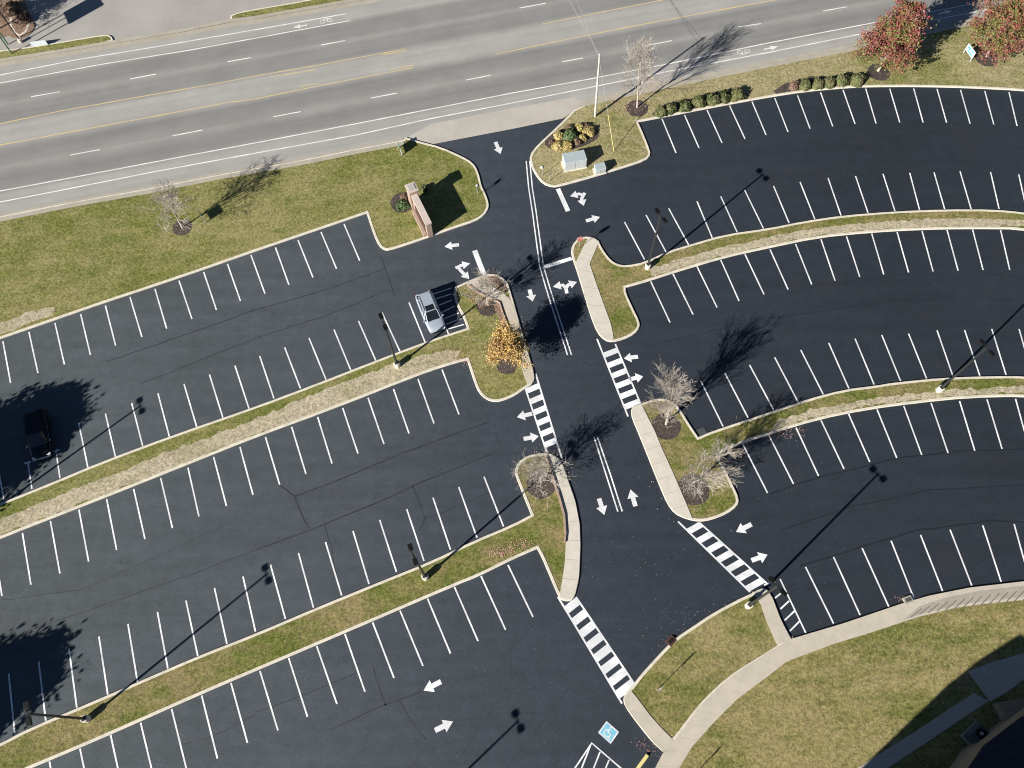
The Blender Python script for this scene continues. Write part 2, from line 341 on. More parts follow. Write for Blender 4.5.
E2=lot('parking_lot',[(600,290),(640,272),(768,238),(893,221),(1024,221),(1200,270),(1200,420),(1024,386),(893,392),(768,424),(700,445),(655,440),(640,410),(600,335)],M['lot_dark'],ZL,
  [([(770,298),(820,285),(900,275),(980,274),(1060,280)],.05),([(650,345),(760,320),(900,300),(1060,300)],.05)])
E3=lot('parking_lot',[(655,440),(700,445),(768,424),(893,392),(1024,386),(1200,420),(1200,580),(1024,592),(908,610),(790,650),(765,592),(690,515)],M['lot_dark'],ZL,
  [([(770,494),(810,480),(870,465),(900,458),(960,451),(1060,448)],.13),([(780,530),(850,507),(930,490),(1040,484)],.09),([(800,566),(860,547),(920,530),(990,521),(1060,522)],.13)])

def isl(name,poly,grassm,kerbw=.24,top=.14,gz=.11,kmat=None,sm=True):
    P=GL(poly); 
    if sm: P=smoothpoly(ccw(P)); 
    b=nb(); prism(b,inset(P,kerbw-.02),-.02,gz); g=tag(obj(name,b,grassm),kind='structure')
    if kerbw:
        k=nb(); ring(k,P,kerbw,-.02,top); obj('kerb',k,kmat or M['kerb'],g)
    return g
L1=[(-150,391),(0,339.5),(57.5,319.5),(105,303),(155,286.5),(205,269.5),(256,251.5),(306,234.5),(366.7,213.7),(371,227),(376,240.7),(379.7,247),(384,250.2),(388.5,251),(406,245.7),(431,237),(456,228),(476,221.5),(484.7,215.7),(489,208),(488.5,202),(484.7,192),(482,187.5),(478.5,172.5),(473.5,163.7),(463.5,157.5),(441,147.5),(421,142.5),(406,138),(403.5,141),(361,148.7),(306,160),(256,168.7),(215,176),(150,189),(75,202),(0,217),(-150,247)]
R1=[(579.5,105),(557,127.5),(537,146),(529.5,156),(530.7,166),(535.7,176),(543,184.5),(553,188),(563,186),(592,178),(624.5,168),(645.7,161),(651,155),(648,146),(643,133.7),(638,122.5),(672,116),(712,108),(768,97.7),(805.5,92),(843,88.5),(868,87.2),(918,87),(968,88.2),(1024,91),(1100,98),(1200,114),(1200,-27),(1024,12),(983,21),(863,47.5),(768,66),(712,77.5),(619.5,97)]
R2=[(584.5,237),(592,237.5),(598,240.7),(603,250.7),(610.7,260.7),(618,265),(627,266),(644.5,262.7),(667,252),(692,244.5),(724.5,235),(768,229),(805,221.5),(843,216),(893,212),(943,210),(993,210),(1024,213),(1100,224),(1200,248),(1200,268),(1100,242),(1024,229.5),(968,229),(918,230),(868,233),(818,238),(768,248.5),(724.5,258),(674.5,273),(647,282),(625.7,288),(625.7,293),(632,307),(639.5,322),(639.5,328),(634.5,334.5),(624.5,339.5),(612,342.7),(604.5,340.7),(597,333),(590.7,317),(584.5,297),(577,272),(570.7,254.5),(572,245.7),(578,239)]
R3=[(637,405),(655.7,399),(664.5,399),(674.5,402.7),(682,412.7),(689.5,425),(698,437.5),(712,431.5),(768,413),(805.5,400),(843,390),(875.5,386),(893,383),(943,378),(993,376.5),(1024,376.5),(1100,383),(1200,400),(1200,420),(1100,403),(1024,396.5),(968,398),(918,403),(868,409.7),(818,419.7),(768,435),(744.5,442.7),(724.5,451),(718,456.5),(724.5,469),(732,484),(739,499),(737,506.5),(727,514),(712,520),(699.5,522),(687,519.7),(674.5,514),(667,504),(659.5,486.5),(649.5,461.5),(639.5,436.5),(632,419),(630.7,411.5),(632,408)]
L2=[(454.7,287.6),(467,282),(482,276),(493,274),(501,276.7),(508,283),(510.7,292.4),(516,310),(523,334.5),(529,355),(535,376),(533,384),(525,389),(516,395.5),(506,400),(496,402.7),(486,400),(478.5,392.7),(474.7,384),(467,360.5),(458.5,362.5),(431,371),(403.5,381.5),(331,410),(256,437.5),(180,468),(100,500),(0,539),(-150,600),(-150,561),(0,504),(50,484),(105,461),(175,435),(256,407),(318.5,383.5),(376,361),(426,342),(467,328.5),(463.5,318),(456,304.7),(454,295)]
L3=[(531,515),(524.5,499),(515.7,476.5),(514.5,471.5),(518,462.7),(527,456),(539.5,453.5),(549.5,453.5),(559.5,459),(563,465),(569.5,484),(575.7,501.5),(580,524),(580.7,546.5),(579.5,576),(576.5,591),(573,600),(568,601.7),(560.7,600),(557,594),(549.5,576),(541,556),(537,549),(512,560),(480,576),(456,585.5),(356,628.5),(256,671),(200,695),(110,735),(50,760.5),(27,770),(-150,850),(-150,815),(0,744),(32.5,727),(95,701),(150,677),(200,655.5),(256,633.7),(318.5,607),(396,575.5),(431,561.5),(476,540),(512,525)]
isl('lawn',L1,M['lawn']); isl('lawn',R1,M['lawn_b'])
isl('grass_island',R2,M['lawn_c']); isl('grass_island',R3,M['lawn_c'])
isl('grass_island',L2,M['lawn']); isl('grass_island',L3,M['lawn_c'])
R5=[(756,590.5),(754.5,592),(737,600),(712,613.5),(692,627),(677,637),(667,646),(652,662),(639.5,676),(632,686),(626,692),(623,698.5),(624.5,706),(637,723.5),(652,742),(663,752),(674,742),(699.5,708),(719.5,688),(737,674),(768,655),(779,648),(791,639),(780,618.6),(772,597.5),(768,590.5),(763,588)]
isl('grass_island',R5,M['lawn_d'])
R6=[(1200,587),(1100,592),(1024,599),(988,602.5),(955.5,607),(918,616),(868,632.5),(830.5,644),(785.5,661),(768,674.5),(737,697.5),(712,722.5),(692,745),(679.5,766),(660,810),(640,1000),(1500,1000),(1500,560)]
isl('lawn',R6,M['lawn_d'],kerbw=.001,gz=.1,sm=False)
F1=[(-60,72),(0,61),(32,56),(64,51),(102,44.7),(113.6,41),(112,37),(107,35),(89,37.6),(64,42),(23,48.5),(0,51),(-60,60)]
isl('far_verge',F1,M['lawn'],.2,.12,.1)
isl('far_verge',[(231,21),(231,16),(240,12.5),(256,9.5),(306,1),(360,-10),(430,-22),(430,-14),(358,-.5),(318,7),(256,18)],M['lawn'],.2,.12,.1)
# concrete gutters along the highway
for pts in ([(-150,249),(0,219),(75,204),(150,190.7),(215,177.7),(256,170.5),(306,161.7),(361,150.5),(404,142.5)],[(579.5,105),(619.5,96),(712,76.5),(768,65),(863,46.5),(983,20),(1024,11),(1200,-28)],[(-60,75),(0,62.5),(64,52.5),(102,46),(180,33),(231,22.5),(256,19.5),(318,8.5),(400,-6)]):
    b=nb(); sg=(1 if pts[0][1]!=75 else -1); stripline(b,[p+nrm*.28*sg for p in GL(pts)],.75,-.008); stripline(b,[p-nrm*.2*sg for p in GL(pts)],.55,.146); tag(obj('gutter',b,M['gutter']),kind='structure')

# sidewalks
def ribbon(name,left,right,n,m,z,seg=6,jw=.05):
    def res(P,n):
        P=GL(P); d=[0]
        for i in range(1,len(P)): d.append(d[-1]+(P[i]-P[i-1]).length)
        out=[]
        for k in range(n+1):
            t=d[-1]*k/n; i=max(j for j in range(len(P)) if d[j]<=t+1e-9); i=min(i,len(P)-2)
            out.append(P[i].lerp(P[i+1],(t-d[i])/max(1e-6,d[i+1]-d[i])))
        return out
    A=res(left,n); B=res(right,n); b=nb()
    prism(b,A+B[::-1],-.01,z)
    for k in range(0,n+1,seg):
        if 0<k<n: stripline(b,[A[k],B[k]],jw,z+.003,1)
    return tag(obj(name,b,[m,M['joint']]),kind='structure')
ZW=.155
ribbon('sidewalk',[(589,237.5),(585,244),(576,262),(577.5,272),(585,297),(591,317),(597.4,332),(605,340)],[(599,242),(594,254),(589.5,264.5),(593,275),(598,289.5),(610.7,324.5),(613,335),(613.5,341.8)],60,M['walkw'],ZW,10)
ribbon('sidewalk',[(632,407.5),(631.2,412),(632.6,419),(640,436.5),(650,461.5),(660,486.5),(667.5,503.5),(675,513.5),(687,519)],[(641,404.5),(654.5,431.5),(663,452),(672,471.5),(687,506.5),(692.5,520)],80,M['walkw'],ZW,10)
ribbon('sidewalk',[(467,286),(476.6,291),(494,299),(501,302),(505,315),(508,322.5),(517,352),(524,376),(527.5,385)],[(467.5,282.3),(479,278.8),(490,285.5),(501,292.5),(509,298.5),(515.5,310.5),(522.5,334.5),(528.5,355.5),(534,375.5),(532,383.5)],70,M['walk'],ZW,10)
ribbon('sidewalk',[(546,454.3),(551.6,468),(556,483),(561,498.6),(565.6,515),(567,534),(565.7,545),(565,560),(563,576),(560.5,590),(559.5,598)],[(551,454.3),(559,459.5),(562.5,465.5),(569,484.5),(575.2,502),(579.5,524.5),(580.2,546.5),(579,576),(576,590.5),(572,600)],80,M['walkw'],ZW,10)
ribbon('sidewalk',[(624,697),(625.2,706),(637.5,723),(652.5,741.5),(663,752)],[(631,691),(636,697),(649.5,715),(661,728),(674,741)],30,M['walk'],ZW,8)
ribbon('sidewalk',[(752,592.2),(760.5,604.5),(766,621),(773,637),(777,645)],[(766,590),(772,598),(780,619),(785,629),(791,640)],30,M['walk'],ZW,8)
ribbon('sidewalk',[(1200,570),(1100,574),(1024,581.5),(968,588),(928,596),(900.5,604),(843,623.5),(791,639),(768,652.5),(737,672.5),(719.5,686.5),(699.5,706.5),(674.5,740),(663,752.5),(655,768),(640,800)],[(1200,588),(1100,593),(1024,600),(988,603.5),(955.5,608),(918,617),(868,633.5),(830.5,645),(785.5,662),(768,676),(737,699),(712,724),(692,746.5),(679.5,767),(668,800)],200,M['walk'],.16,5)
# darker scored ramp in the curved sidewalk
b=nb(); rp=[(902,621),(918,607),(943,598.5),(980.5,591),(1024,586),(1100,579),(1100,590.5),(1024,597.5),(988,601),(955.5,605.5),(918,615)]
prism(b,GL(rp),.12,.167)
for i in range(22):
    x=912+i*8.6; f=i/21; yt=609.5-28*f**.72 ; yb=yt+8+4*(1-abs(2*f-1)); p=G(x+9,yt-.5); q=G(x-2,min(yb,yt+11)); stripline(b,[p,q],.085,.171,1)
tag(obj('sidewalk_ramp',b,[M['walkd'],M['slot']]),kind='structure')
# straw strips
def straw(pts,seed,amp=.45,z=.114,m='straw'):
    b=nb(); sheet(b,jag(GL(pts),amp,.35,seed),z); return tag(obj('dry_grass',b,M[m]),kind='stuff')
straw([(-150,594),(0,536),(100,498),(180,466),(256,435.5),(331,408),(400,381),(456,361),(462,350),(440,352),(390,366),(320,392),(256,420),(180,448),(100,480),(0,520),(-150,578)],3,.35)
straw([(652,277),(674.5,270.5),(724.5,255.5),(768,246),(818,235.8),(868,230.8),(918,227.8),(968,226.8),(1024,227),(1100,239),(1100,233),(1024,220.5),(968,219),(918,220),(868,223.5),(818,228),(768,238),(724,247),(674,261),(650,268)],11,.25)
straw([(0,335),(52,316),(56,307),(30,312),(0,325),(-60,345),(-60,354)],5,.3)
straw([(770,431),(818,416.5),(868,406.5),(918,400),(968,395.3),(1024,393.8),(1100,400),(1100,394),(1024,386),(930,391),(880,398),(818,409),(775,421)],21,.35)

# ------------------------------------------------------------------ painted marks
def line(parent,pts,w=.11,name='parking_line',m='white',z=None):
    b=nb(); stripline(b,GL(pts),w,(ZM if z is None else z)); return obj(name,b,M[m],parent)
rows={ 
'A':[(3,341.5,10.7,383),(29,332,38,373),(55,323,64.5,364.5),(80.7,314,90.5,355),(105.5,305.7,115.7,345.7),(130,297,142,337),(155,289,166.7,328.7),(179,280.7,192,319),(203.7,272,216.5,310),(227.5,264,240.5,301),(251,255,265,293.7),(275.5,247.5,289,285),(298,240,313,277.5),(321,232,336.5,268.7),(344,224,359.7,260.7),(-23,351,-16,393),
 (-1,472,4,500),(28,463,32,489),(56,451,60,478),(78.7,422.7,88,467.7),(105.5,413.5,115.7,457.7),(131.7,403,143,447),(158,393.5,169.5,437),(184,384,197,427.7),(209.5,374.5,223,418),(235,365.7,249,408.5),(259.7,356,274,398.5),(284.7,347.5,300.5,388.5),(309,338,326,379.5),(334,329.5,351,370.7),(358.5,321,376,361),(382,312.7,400.5,352.5),(409,302.5,425,342)],
'B':[(-6,545,2,596),(22.5,533,31,584.7),(50.5,521,60,573.5),(79,509.7,88.7,561.5),(106.7,499,116.7,550),(133.7,489,145,539),(160.7,478,172.5,528),(188,467.7,199,516.5),(213.7,457,226.5,506),(240,447,253,494.7),(265.5,437,279.7,484.7),(291.7,427,306,474),(317.7,417,332,463.5),(342.7,408,358,453.5),(368,397.7,384,444),(393.5,389,409,433.5),(418,379,434,423.5),(442,369.5,459,414.5),
 (8.7,673.5,15,734.7),(38.7,661.7,46,721.7),(69,648.5,77,708.5),(99,636.5,108,695.5),(128,624,137.5,681.5),(157.5,612,168,669),(186,600.5,198,656.7),(214.5,588,227,644),(243,576.5,255.5,631.5),(270.5,564.7,285.5,619),(298.5,553,313.5,607.7),(325.5,542,341.7,595.5),(353,531,369,584),(379.7,520,396.5,572),(406.7,509,424,561),(433,497.7,450.5,549.7),(458.7,487,477,537.7),(484,476.7,503.5,526.5)],
'C':[(260,671,278,730.5),(288.7,658,307.5,716.7),(316.7,646,337,704),(345,634,365,691.7),(372.7,622.5,394,678),(400,610.5,423,666),(427.5,598.5,450.5,653.5),(454.5,587,478,641),(481,576,505.5,629.7),(508,565,533,617),(231,683,247.5,742.7),(201.7,695.5,217.5,758.5),(171.7,709,188,775),(140.7,722.7,157,791),(110.7,735,126,805),(80,748.5,95,820),(49.5,761.5,64,835)],
'1':[(662,119,676,153),(684.5,115,699,148),(707,110,722,143),(729.5,105.7,745,139),(752,101.7,766,135),(774.7,98,788,132),(797.5,95.5,810,128.7),(820.5,92.5,832.7,126.5),(843,90,855,124),(865.7,88.7,876,123.5),(889.7,88.7,899.7,122.5),(913.7,88.7,923,122.5),(937,89,946.5,122.7),(960.5,90,970,123.7),(984.7,91,993.7,124.5),(1009,92.5,1017,126),(1033,94,1041,128),
 (624.5,222,644.5,259.5),(646,215,666,252),(668.7,208.5,688.7,245),(697,201.5,712.7,239),(720.7,196.5,737.5,233),(744.5,190,763.5,228.7),(773.5,186,789,223),(800,182,814.7,219),(828,178,841,215.7),(855.5,176,868,213),(883,174,895,211.5),(909.7,173,919.5,210),(934,172.5,944.7,209.5),(960,171.5,971,209),(990.5,172,999,209),(1018.7,174.5,1027,212)],
'2':[(650.7,281.5,670,322.5),(673,274,693,314.5),(697,266.5,717,307.5),(720.7,260,739,301),(745,254.5,764,294.5),(770,249.5,788,289.5),(795.5,244,811.7,284.5),(821,239.5,835,280.7),(846.5,236.5,859.7,277),(871.7,233.7,883.7,274.5),(897,232,908.5,272.5),(922,231,933,271.5),(947,230,958,270.7),(972.5,229.5,983,270),(1000.5,230,1009.7,270),(1028,232,1037,272),
 (774.7,357.5,798,402),(800.7,350,823.5,395),(828.7,343,849,389),(855,338.7,874,384.5),(881.7,335,900.5,381),(908.5,333.7,926.7,379),(937,330.5,953,376.5),(964.5,330,979.7,375.7),(991.7,329,1006,375),(1019,329,1032,375),(749.5,365,773.5,409.7),(725,373.5,748,417.7),(700.8,381,723,426.5)],
'3':[(743,444.7,767.5,493),(769,435.7,793.5,484),(796,427.7,818.5,476),(821,420.5,844,469),(848.5,414,869.7,462),(877,409.5,896.7,458),(903.7,406,921.7,455),(931,403,948,453),(959.5,401,974.7,450.7),(987,399.5,1002,449),(1015.5,399,1029,448),
 (805.5,567,833.5,623.5),(833.5,557,860,615),(862,548,888.7,606.7),(891,540.7,914.7,600.5),(920.5,535,942.5,591),(950,529.7,971.7,585.5),(982.7,525.5,1001,581.7),(1014,524,1029,578)]}
LOT={'A':lotA,'B':lotB,'C':lotC,'1':E1,'2':E2,'3':E3}
for k,l in rows.items():
    for q in l:
        line(LOT[k],[q[:2],q[2:]],.138)
for q in ((24.5,463.5,31,461.8),(53,451.5,59.5,450)): line(lotA,[q[:2],q[2:]],.2,name='line_end',z=ZM+.004)
# hatched bays
b=nb(); stripline(b,GL([(432,293),(448.5,334)]),.12,ZM)
for q in ((433.5,294,451.7,288),(436,299,451,294),(439,305.4,452,300),(441,313,455,306),(443.7,319,458.8,313),(445.8,324.5,461.5,318.4),(448.5,329,464,324.5)): stripline(b,GL([q[:2],q[2:]]),.12,ZM+.004)
obj('hatched_marking',b,M['white'],drive)
b=nb(); stripline(b,GL([(780,579),(805.6,632.7)]),.13,ZM)
for q in ((764,585,775,581.7),(775,598,784.5,590.5),(780.4,609,789,601),(784.5,620.4,794.5,611),(789.8,631,799.7,621)): stripline(b,GL([q[:2],q[2:]]),.14,ZM+.004)
obj('hatched_marking',b,M['white'],E3)
b=nb(); stripline(b,GL([(565,783),(591.7,743),(620,767.5),(650,792)]),.13,ZM)
for q in ((591,744,577,780),(600,752,589,780),(609,760,600,782),(620,768,612,790)): stripline(b,GL([q[:2],q[2:]]),.12,ZM+.004)
obj('hatched_marking',b,M['white'],lotC if False else drive)
# accessible bay symbol
b=nb(); dia=GL([(606.5,721),(619,732),(610.6,744),(598,732.6)]); sheet(b,dia,ZM,0); c=sum(dia,Vector())/4
sheet(b,[c+(p-c)*.83 for p in dia],ZM+.004,1)
ex=(dia[1]-dia[0]).normalized(); ey=(dia[0]-dia[3]).normalized()
def sp(u,v): return c+ex*u+ey*v
def arc(cx,cy,r,a0,a1,n=14): return [sp(cx+r*math.cos(R(a0+(a1-a0)*i/n)),cy+r*math.sin(R(a0+(a1-a0)*i/n))) for i in range(n+1)]
stripline(b,arc(-.03,-.12,.27,110,380),.09,ZM+.008,0); stripline(b,[sp(-.08,.3),sp(-.05,.0),sp(.22,-.02),sp(.3,-.38),sp(.42,-.36)],.1,ZM+.012,0); stripline(b,arc(-.08,.42,.045,0,360,8),.09,ZM+.008,0)
obj('accessible_symbol',b,[M['white'],M['blue']],drive)
# arrows
def arrow(parent,tail,tip,w=.26,hw=.85,hl=.62):
    a,t=G(*tail),G(*tip); d=(t-a).normalized(); q=Vector((-d.y,d.x,0)); s=t-d*hl; b=nb()
    hl=min(hl,(t-a).length*.5); s=t-d*hl
    P=[a+q*w/2,s+q*w/2,s+q*hw/2,t,s-q*hw/2,s-q*w/2,a-q*w/2]; sheet(b,P,ZM); return obj('direction_arrow',b,M['white'],parent)
def wide(*a): return arrow(*a,.42,1.05,.85)
wide(drive,(495.5,142),(500.5,154)); wide(drive,(459,244.7),(444.5,246.7)); wide(drive,(586,221),(600,217)); wide(drive,(529.6,289.5),(532.6,301.5))
wide(drive,(638,356.7),(623.8,358.4)); wide(drive,(629.5,379.3),(643,376.5)); wide(drive,(532,413.7),(517,417.2)); wide(drive,(523.6,439),(538.6,436.2))
wide(drive,(599,498.5),(604.3,515)); wide(drive,(635.4,506.3),(630.5,489.5)); wide(E3,(751.5,524.3),(736,532)); wide(E3,(751.5,560.5),(767.5,554.8))
wide(lotC,(441,681.5),(423.5,690.6)); wide(lotC,(435,730.5),(453,721.5))
def fork(parent,base,fk,t1,t2,k1,k2,w=.36):
    b=nb(); B,F=G(*base),G(*fk)
    for off,(t,k) in enumerate(((t1,k1),(t2,k2))):
        T,Kk=G(*t),G(*k); d=(T-Kk).normalized(); q=Vector((-d.y,d.x,0)); s=T-d*.8; z=ZM+.004*off
        stripline(b,[B,F,Kk,s],w,z); sheet(b,[s+q*.5,T,s-q*.5],z)
    return obj('turn_arrow',b,M['white'],parent)
fork(drive,(566.8,293.4),(566,288.5),(553,286.8),(577,282),(563,285),(568,285))
fork(drive,(455.5,268),(458,267.2),(470,263.5),(469.3,279),(461,265.5),(461,271))
fork(drive,(585,193),(583.5,195),(570,196.3),(583.7,206),(579,194),(581.5,199))
# stop lines, centre lines
line(drive,[(474.6,250.5),(484.2,275.5)],.55,'stop_line'); line(drive,[(558,188.8),(568,211.2)],.5,'stop_line'); line(drive,[(543.6,267.2),(571.5,258.5)],.42,'stop_line')
for off in (-.2,.2):
    P=GL([(528,161),(530.5,188),(534,210),(538.7,245),(541.5,266),(547,285),(551.6,300),(569.5,355)]); b=nb()
    Q=[p+Vector((off,0,0)) for p in P]; stripline(b,Q,.13,ZM); obj('centre_line',b,M['white'],drive)
    P=GL([(595.7,437),(608,474),(620,511.5)]); b=nb(); stripline(b,[p+Vector((off*(.8 if i==0 else 1),0,0)) for i,p in enumerate(P)],.13,ZM); obj('centre_line',b,M['white'],drive)
# crosswalks
def crosswalk(l0,l1,r0_,r1_,c0,c1,n,d,tw=.58):
    b=nb(); stripline(b,GL([l0,l1]),.16,ZM); stripline(b,GL([r0_,r1_]),.16,ZM); cw=obj('crosswalk',b,M['white'],drive)
    A,B=G(*l0),G(*l1); Cc,D=G(*r0_),G(*r1_)
    def hit(p,v,a,bb):
        e=bb-a; den=v.x*e.y-v.y*e.x; t=((a.x-p.x)*e.y-(a.y-p.y)*e.x)/den; return p+v*t
    rail=(B-A).normalized()*tw/2
    for i in range(n):
        cx=c0[0]+(c1[0]-c0[0])*i/(n-1); cy=c0[1]+(c1[1]-c0[1])*i/(n-1); p=G(cx,cy); v=G(cx+d[0],cy+d[1])-p
        a=hit(p,v,A,B); c_=hit(p,v,Cc,D); bb=nb(); sheet(bb,[a-rail,a+rail,c_+rail,c_-rail],ZM+.004); obj('crosswalk_bar',bb,M['white'],cw)
crosswalk((525.5,389),(547,453),(535.5,373.5),(562,459),(532.5,388.5),(551,442.5),6,(13,-5.5))
crosswalk((597,339),(628,416.5),(615.2,344),(640.7,404),(610,353),(632.5,404),6,(15.5,-6))
crosswalk((678,521.5),(750,592),(699.5,522.7),(768.5,585),(695.5,527.5),(754,585),7,(16,-9))
crosswalk((558,597),(622,703.5),(576,597),(634,683.5),(571.5,606),(626,688),8,(16,-12.5),.7)
# highway lines
def hl(pts,m='whiteh',w=.14,name='lane_line'): line(highway,pts,w,name,m,-.004)
hl([(-120,104),(0,75),(75,60),(160,46),(256,29.5),(346,13.7)]); hl([(-120,110),(0,83),(100,64.5),(190,50),(256,38),(350,20.5)])
hl([(-150,222),(0,191),(75,177),(175,158),(256,142.7),(356,123.7),(512,93),(587,79.5),(672,63),(768,43),(868,23.7),(993,0),(1100,-22)])
hl([(-120,226),(0,202),(52,192),(150,172.5),(256,153),(356,135),(431,118.5),(512,103),(597,86),(662,72.5),(768,52.5),(865.5,33),(995.5,8),(1100,-13)])
for q in ((31,96.7,60,91.7),(130,79,156,74),(227.5,61.7,251,57.5),(321,45,345,40.5),(519.5,8,545.7,3.2),(70,155,100,149.5),(172.5,135.7,202.5,130),(273.5,116.7,301,111.5),(371,98,397,93),(466,80,491,75),(562,61.7,583,58),(649.5,45,672,40.5),(738,27,761,23.5),(823,11,847,6.7)):
    hl([q[:2],q[2:]],name='lane_dash')
hl([(-120,150),(0,123.7),(60,111),(150,95),(222,82.5),(256,75.7),(316,65.5),(406,48.7)],'yellow',.13); hl([(542,24),(662,0),(720,-12)],'yellow',.13)
hl([(-120,169),(0,145),(125,121.7),(225,103),(256,98.7),(318,86),(413.5,67.5)],'yellow',.13); hl([(496,54),(579.5,36.7),(652,22.5),(768,1.2),(830,-11)],'yellow',.13)
for q in ((270,77,316,69.5),(383,54.5,408,50.5),(300,86.5,320,83),(390,69.5,414,65)): hl([q[:2],q[2:]],'yellow',.12,'lane_dash')
def bike(px,py,sgn):
    c=G(px,py); e=Vector((math.cos(ROADROT),math.sin(ROADROT),0)); n=nrm
    def q(u,v): return c+e*u*sgn+n*v*sgn
    b=nb()
    for cx in (-.45,.45): stripline(b,[q(cx+.3*math.cos(a*PI/6),-.15+.3*math.sin(a*PI/6)) for a in range(13)],.08,-.004)
    stripline(b,[q(-.45,-.15),q(-.2,.25),q(.3,.25),q(.45,-.15)],.08,.0); stripline(b,[q(-.2,.25),q(0,-.15),q(.3,.25)],.08,.003)
    obj('bicycle_symbol',b,M['whiteh'],highway)
bike(326,20,1); bike(744,52.5,-1)
def harrow(t,p):
    o=arrow(highway,t,p,.2,.7,.9); 
    for v in o.data.vertices: v.co.z=-.004
    o.data.materials[0]=M['whiteh']
harrow((307,25),(293,27.5)); harrow((764,49.3),(778,46.5)); harrow((938,14),(952,10.5))

# ------------------------------------------------------------------ low walls (retaining blocks) beside sidewalks
def lowwall(pts,w,h,label):
    b=nb(); P=GL(pts); L=[];n=len(P)
    for s in (1,-1):
        for i in (range(n) if s==1 else range(n-1,-1,-1)):
            d=P[min(i+1,n-1)]-P[max(i-1,0)]; d.normalize(); L.append(P[i]+Vector((-d.y,d.x,0))*w/2*s)
    prism(b,L,0,h); o=obj('retaining_wall',b,M['brick']); tag(o,label,'low wall')
lowwall([(545.3,457),(550,469),(554.4,483.5),(559.4,499),(564,515.5),(565.3,534),(564.3,543)],.18,.32,'low block retaining wall between a curved sidewalk and grass island with a bare shrub')
lowwall([(469,286.5),(476,292),(493,300.5),(499.5,303.5),(503.3,315.5),(506.3,323),(509,333)],.15,.28,'low block edging wall beside the sidewalk north of the yellow tree')

# ------------------------------------------------------------------ mulch rings
def mulch(px,py,rx,ry=None,m='mulch',z=.125,rot=0):
    c=G(px,py); b=nb(); pts=[]; ry=ry or rx
    for i in range(40):
        a=2*PI*i/40; k=1+.08*mnoise.noise(Vector((math.cos(a)*2,math.sin(a)*2,px))); x,y=rx*k*math.cos(a),ry*k*math.sin(a)
        pts.append(c+Vector((x*math.cos(rot)-y*math.sin(rot),x*math.sin(rot)+y*math.cos(rot),0)))
    sheet(b,pts,z); return tag(obj('mulch_bed',b,M[m]),kind='structure')
mulch(182.7,228,1.05); mulch(637,109,1.25); mulch(878,73,1.3); mulch(986,59,1.3); mulch(541,485,1.35); mulch(666.5,427,1.35); mulch(693,490,1.5); mulch(488,307,1.15); mulch(507,366,1.0)
mulch(572,138.5,3.2,1.55,rot=R(15)); mulch(403,203,1.35); 
b=nb(); sheet(b,GL([(651,115),(662,107),(690,100),(716,94),(738,90),(744,94),(742,99.5),(712,105.5),(672,113.5),(655,117)]),.124); tag(obj('mulch_bed',b,M['mulch']),kind='structure')
b=nb(); sheet(b,GL([(773,92),(785,84),(820,78),(855,75),(866,79),(864,85),(843,86),(805,89.5),(776,94.5)]),.124); tag(obj('mulch_bed',b,M['mulch']),kind='structure')
b=nb(); sheet(b,jag(GL([(498,302),(504,316),(509,336),(516,356),(512,358),(505,340),(499,322),(494,306)]),.15,.4,4),.128); tag(obj('mulch_bed',b,M['mulchr']),kind='structure')
b=nb(); sheet(b,jag(GL([(483,277.5),(493,275.5),(500,278.5),(506,284),(508,292),(500,291),(489,284)]),.12,.4,8),.128); tag(obj('mulch_bed',b,M['mulchr']),kind='structure')

# ------------------------------------------------------------------ trees
def tree_geo(seed,h,spread,trunk_r,levels=4,kids=(7,6,6,5),lean=(0,0),first=.25,stems=1,upw=.25,start=0,ang=(30,55),straggle=.25):
    rnd=random.Random(seed); tb=nb(); bb=nb(); tips=[]
    def grow(p,d,ln,r,lv):
        n=4 if lv<2 else 3; pts=[p.copy()]; rad=[r]; q=p.copy(); dd=d.copy()
        for i in range(n):
            dd=(dd+Vector((rnd.gauss(0,1),rnd.gauss(0,1),rnd.gauss(0,.6)))*(.06+.025*lv)+Vector((0,0,upw*.18*(lv>0)))).normalized()
            q=q+dd*(ln/n); pts.append(q.copy()); rad.append(max(.0105,r*(1-.68*(i+1)/n)))
        tube(tb if lv<1 else bb,pts,rad,7 if lv==0 else (5 if lv==1 else 3),cap=(lv==0))
        if lv>=2: tips.extend(pts[1:])
        if lv<levels:
            k=kids[lv]
            for j in range(k):
                t=first+(1-first)*((j+rnd.random()*.8)/k) if lv==0 else .2+.8*((j+rnd.random())/k)
                s=t*n; i=min(int(s),n-1); bp=pts[i].lerp(pts[i+1],s-i); ax=(pts[i+1]-pts[i]).normalized()
                side=ax.cross(Vector((rnd.gauss(0,1),rnd.gauss(0,1),rnd.gauss(0,1)))).normalized()
                if lv==0: 
                    phi=j*2.4+rnd.random()*.5+seed; side=Vector((math.cos(phi),math.sin(phi),0)); side=(side-ax*side.dot(ax)).normalized()
                a=R(rnd.uniform(*ang)); nd=(ax*math.cos(a)+side*math.sin(a)).normalized()
                l2=(ln*spread*(1.15-.6*t) if lv==0 else ln*rnd.uniform(.45,.72))*(1+rnd.gauss(0,straggle*.5))
                grow(bp,nd,max(.15,l2),max(.008,rad[i]*(.6 if lv==0 else .55)),lv+1)
    for s in range(stems):
        a=2*PI*s/max(1,stems)+.6; d=Vector((lean[0]+(.28*math.cos(a) if stems>1 else 0),lean[1]+(.28*math.sin(a) if stems>1 else 0),1)).normalized()
        grow(Vector((.08*math.cos(a),.08*math.sin(a),0)) if stems>1 else Vector((0,0,0)),d,h*(.78 if levels>3 else .85)*(1 if s==0 else .9),trunk_r*(1 if stems==1 else .75),0)
    return tb,bb,tips
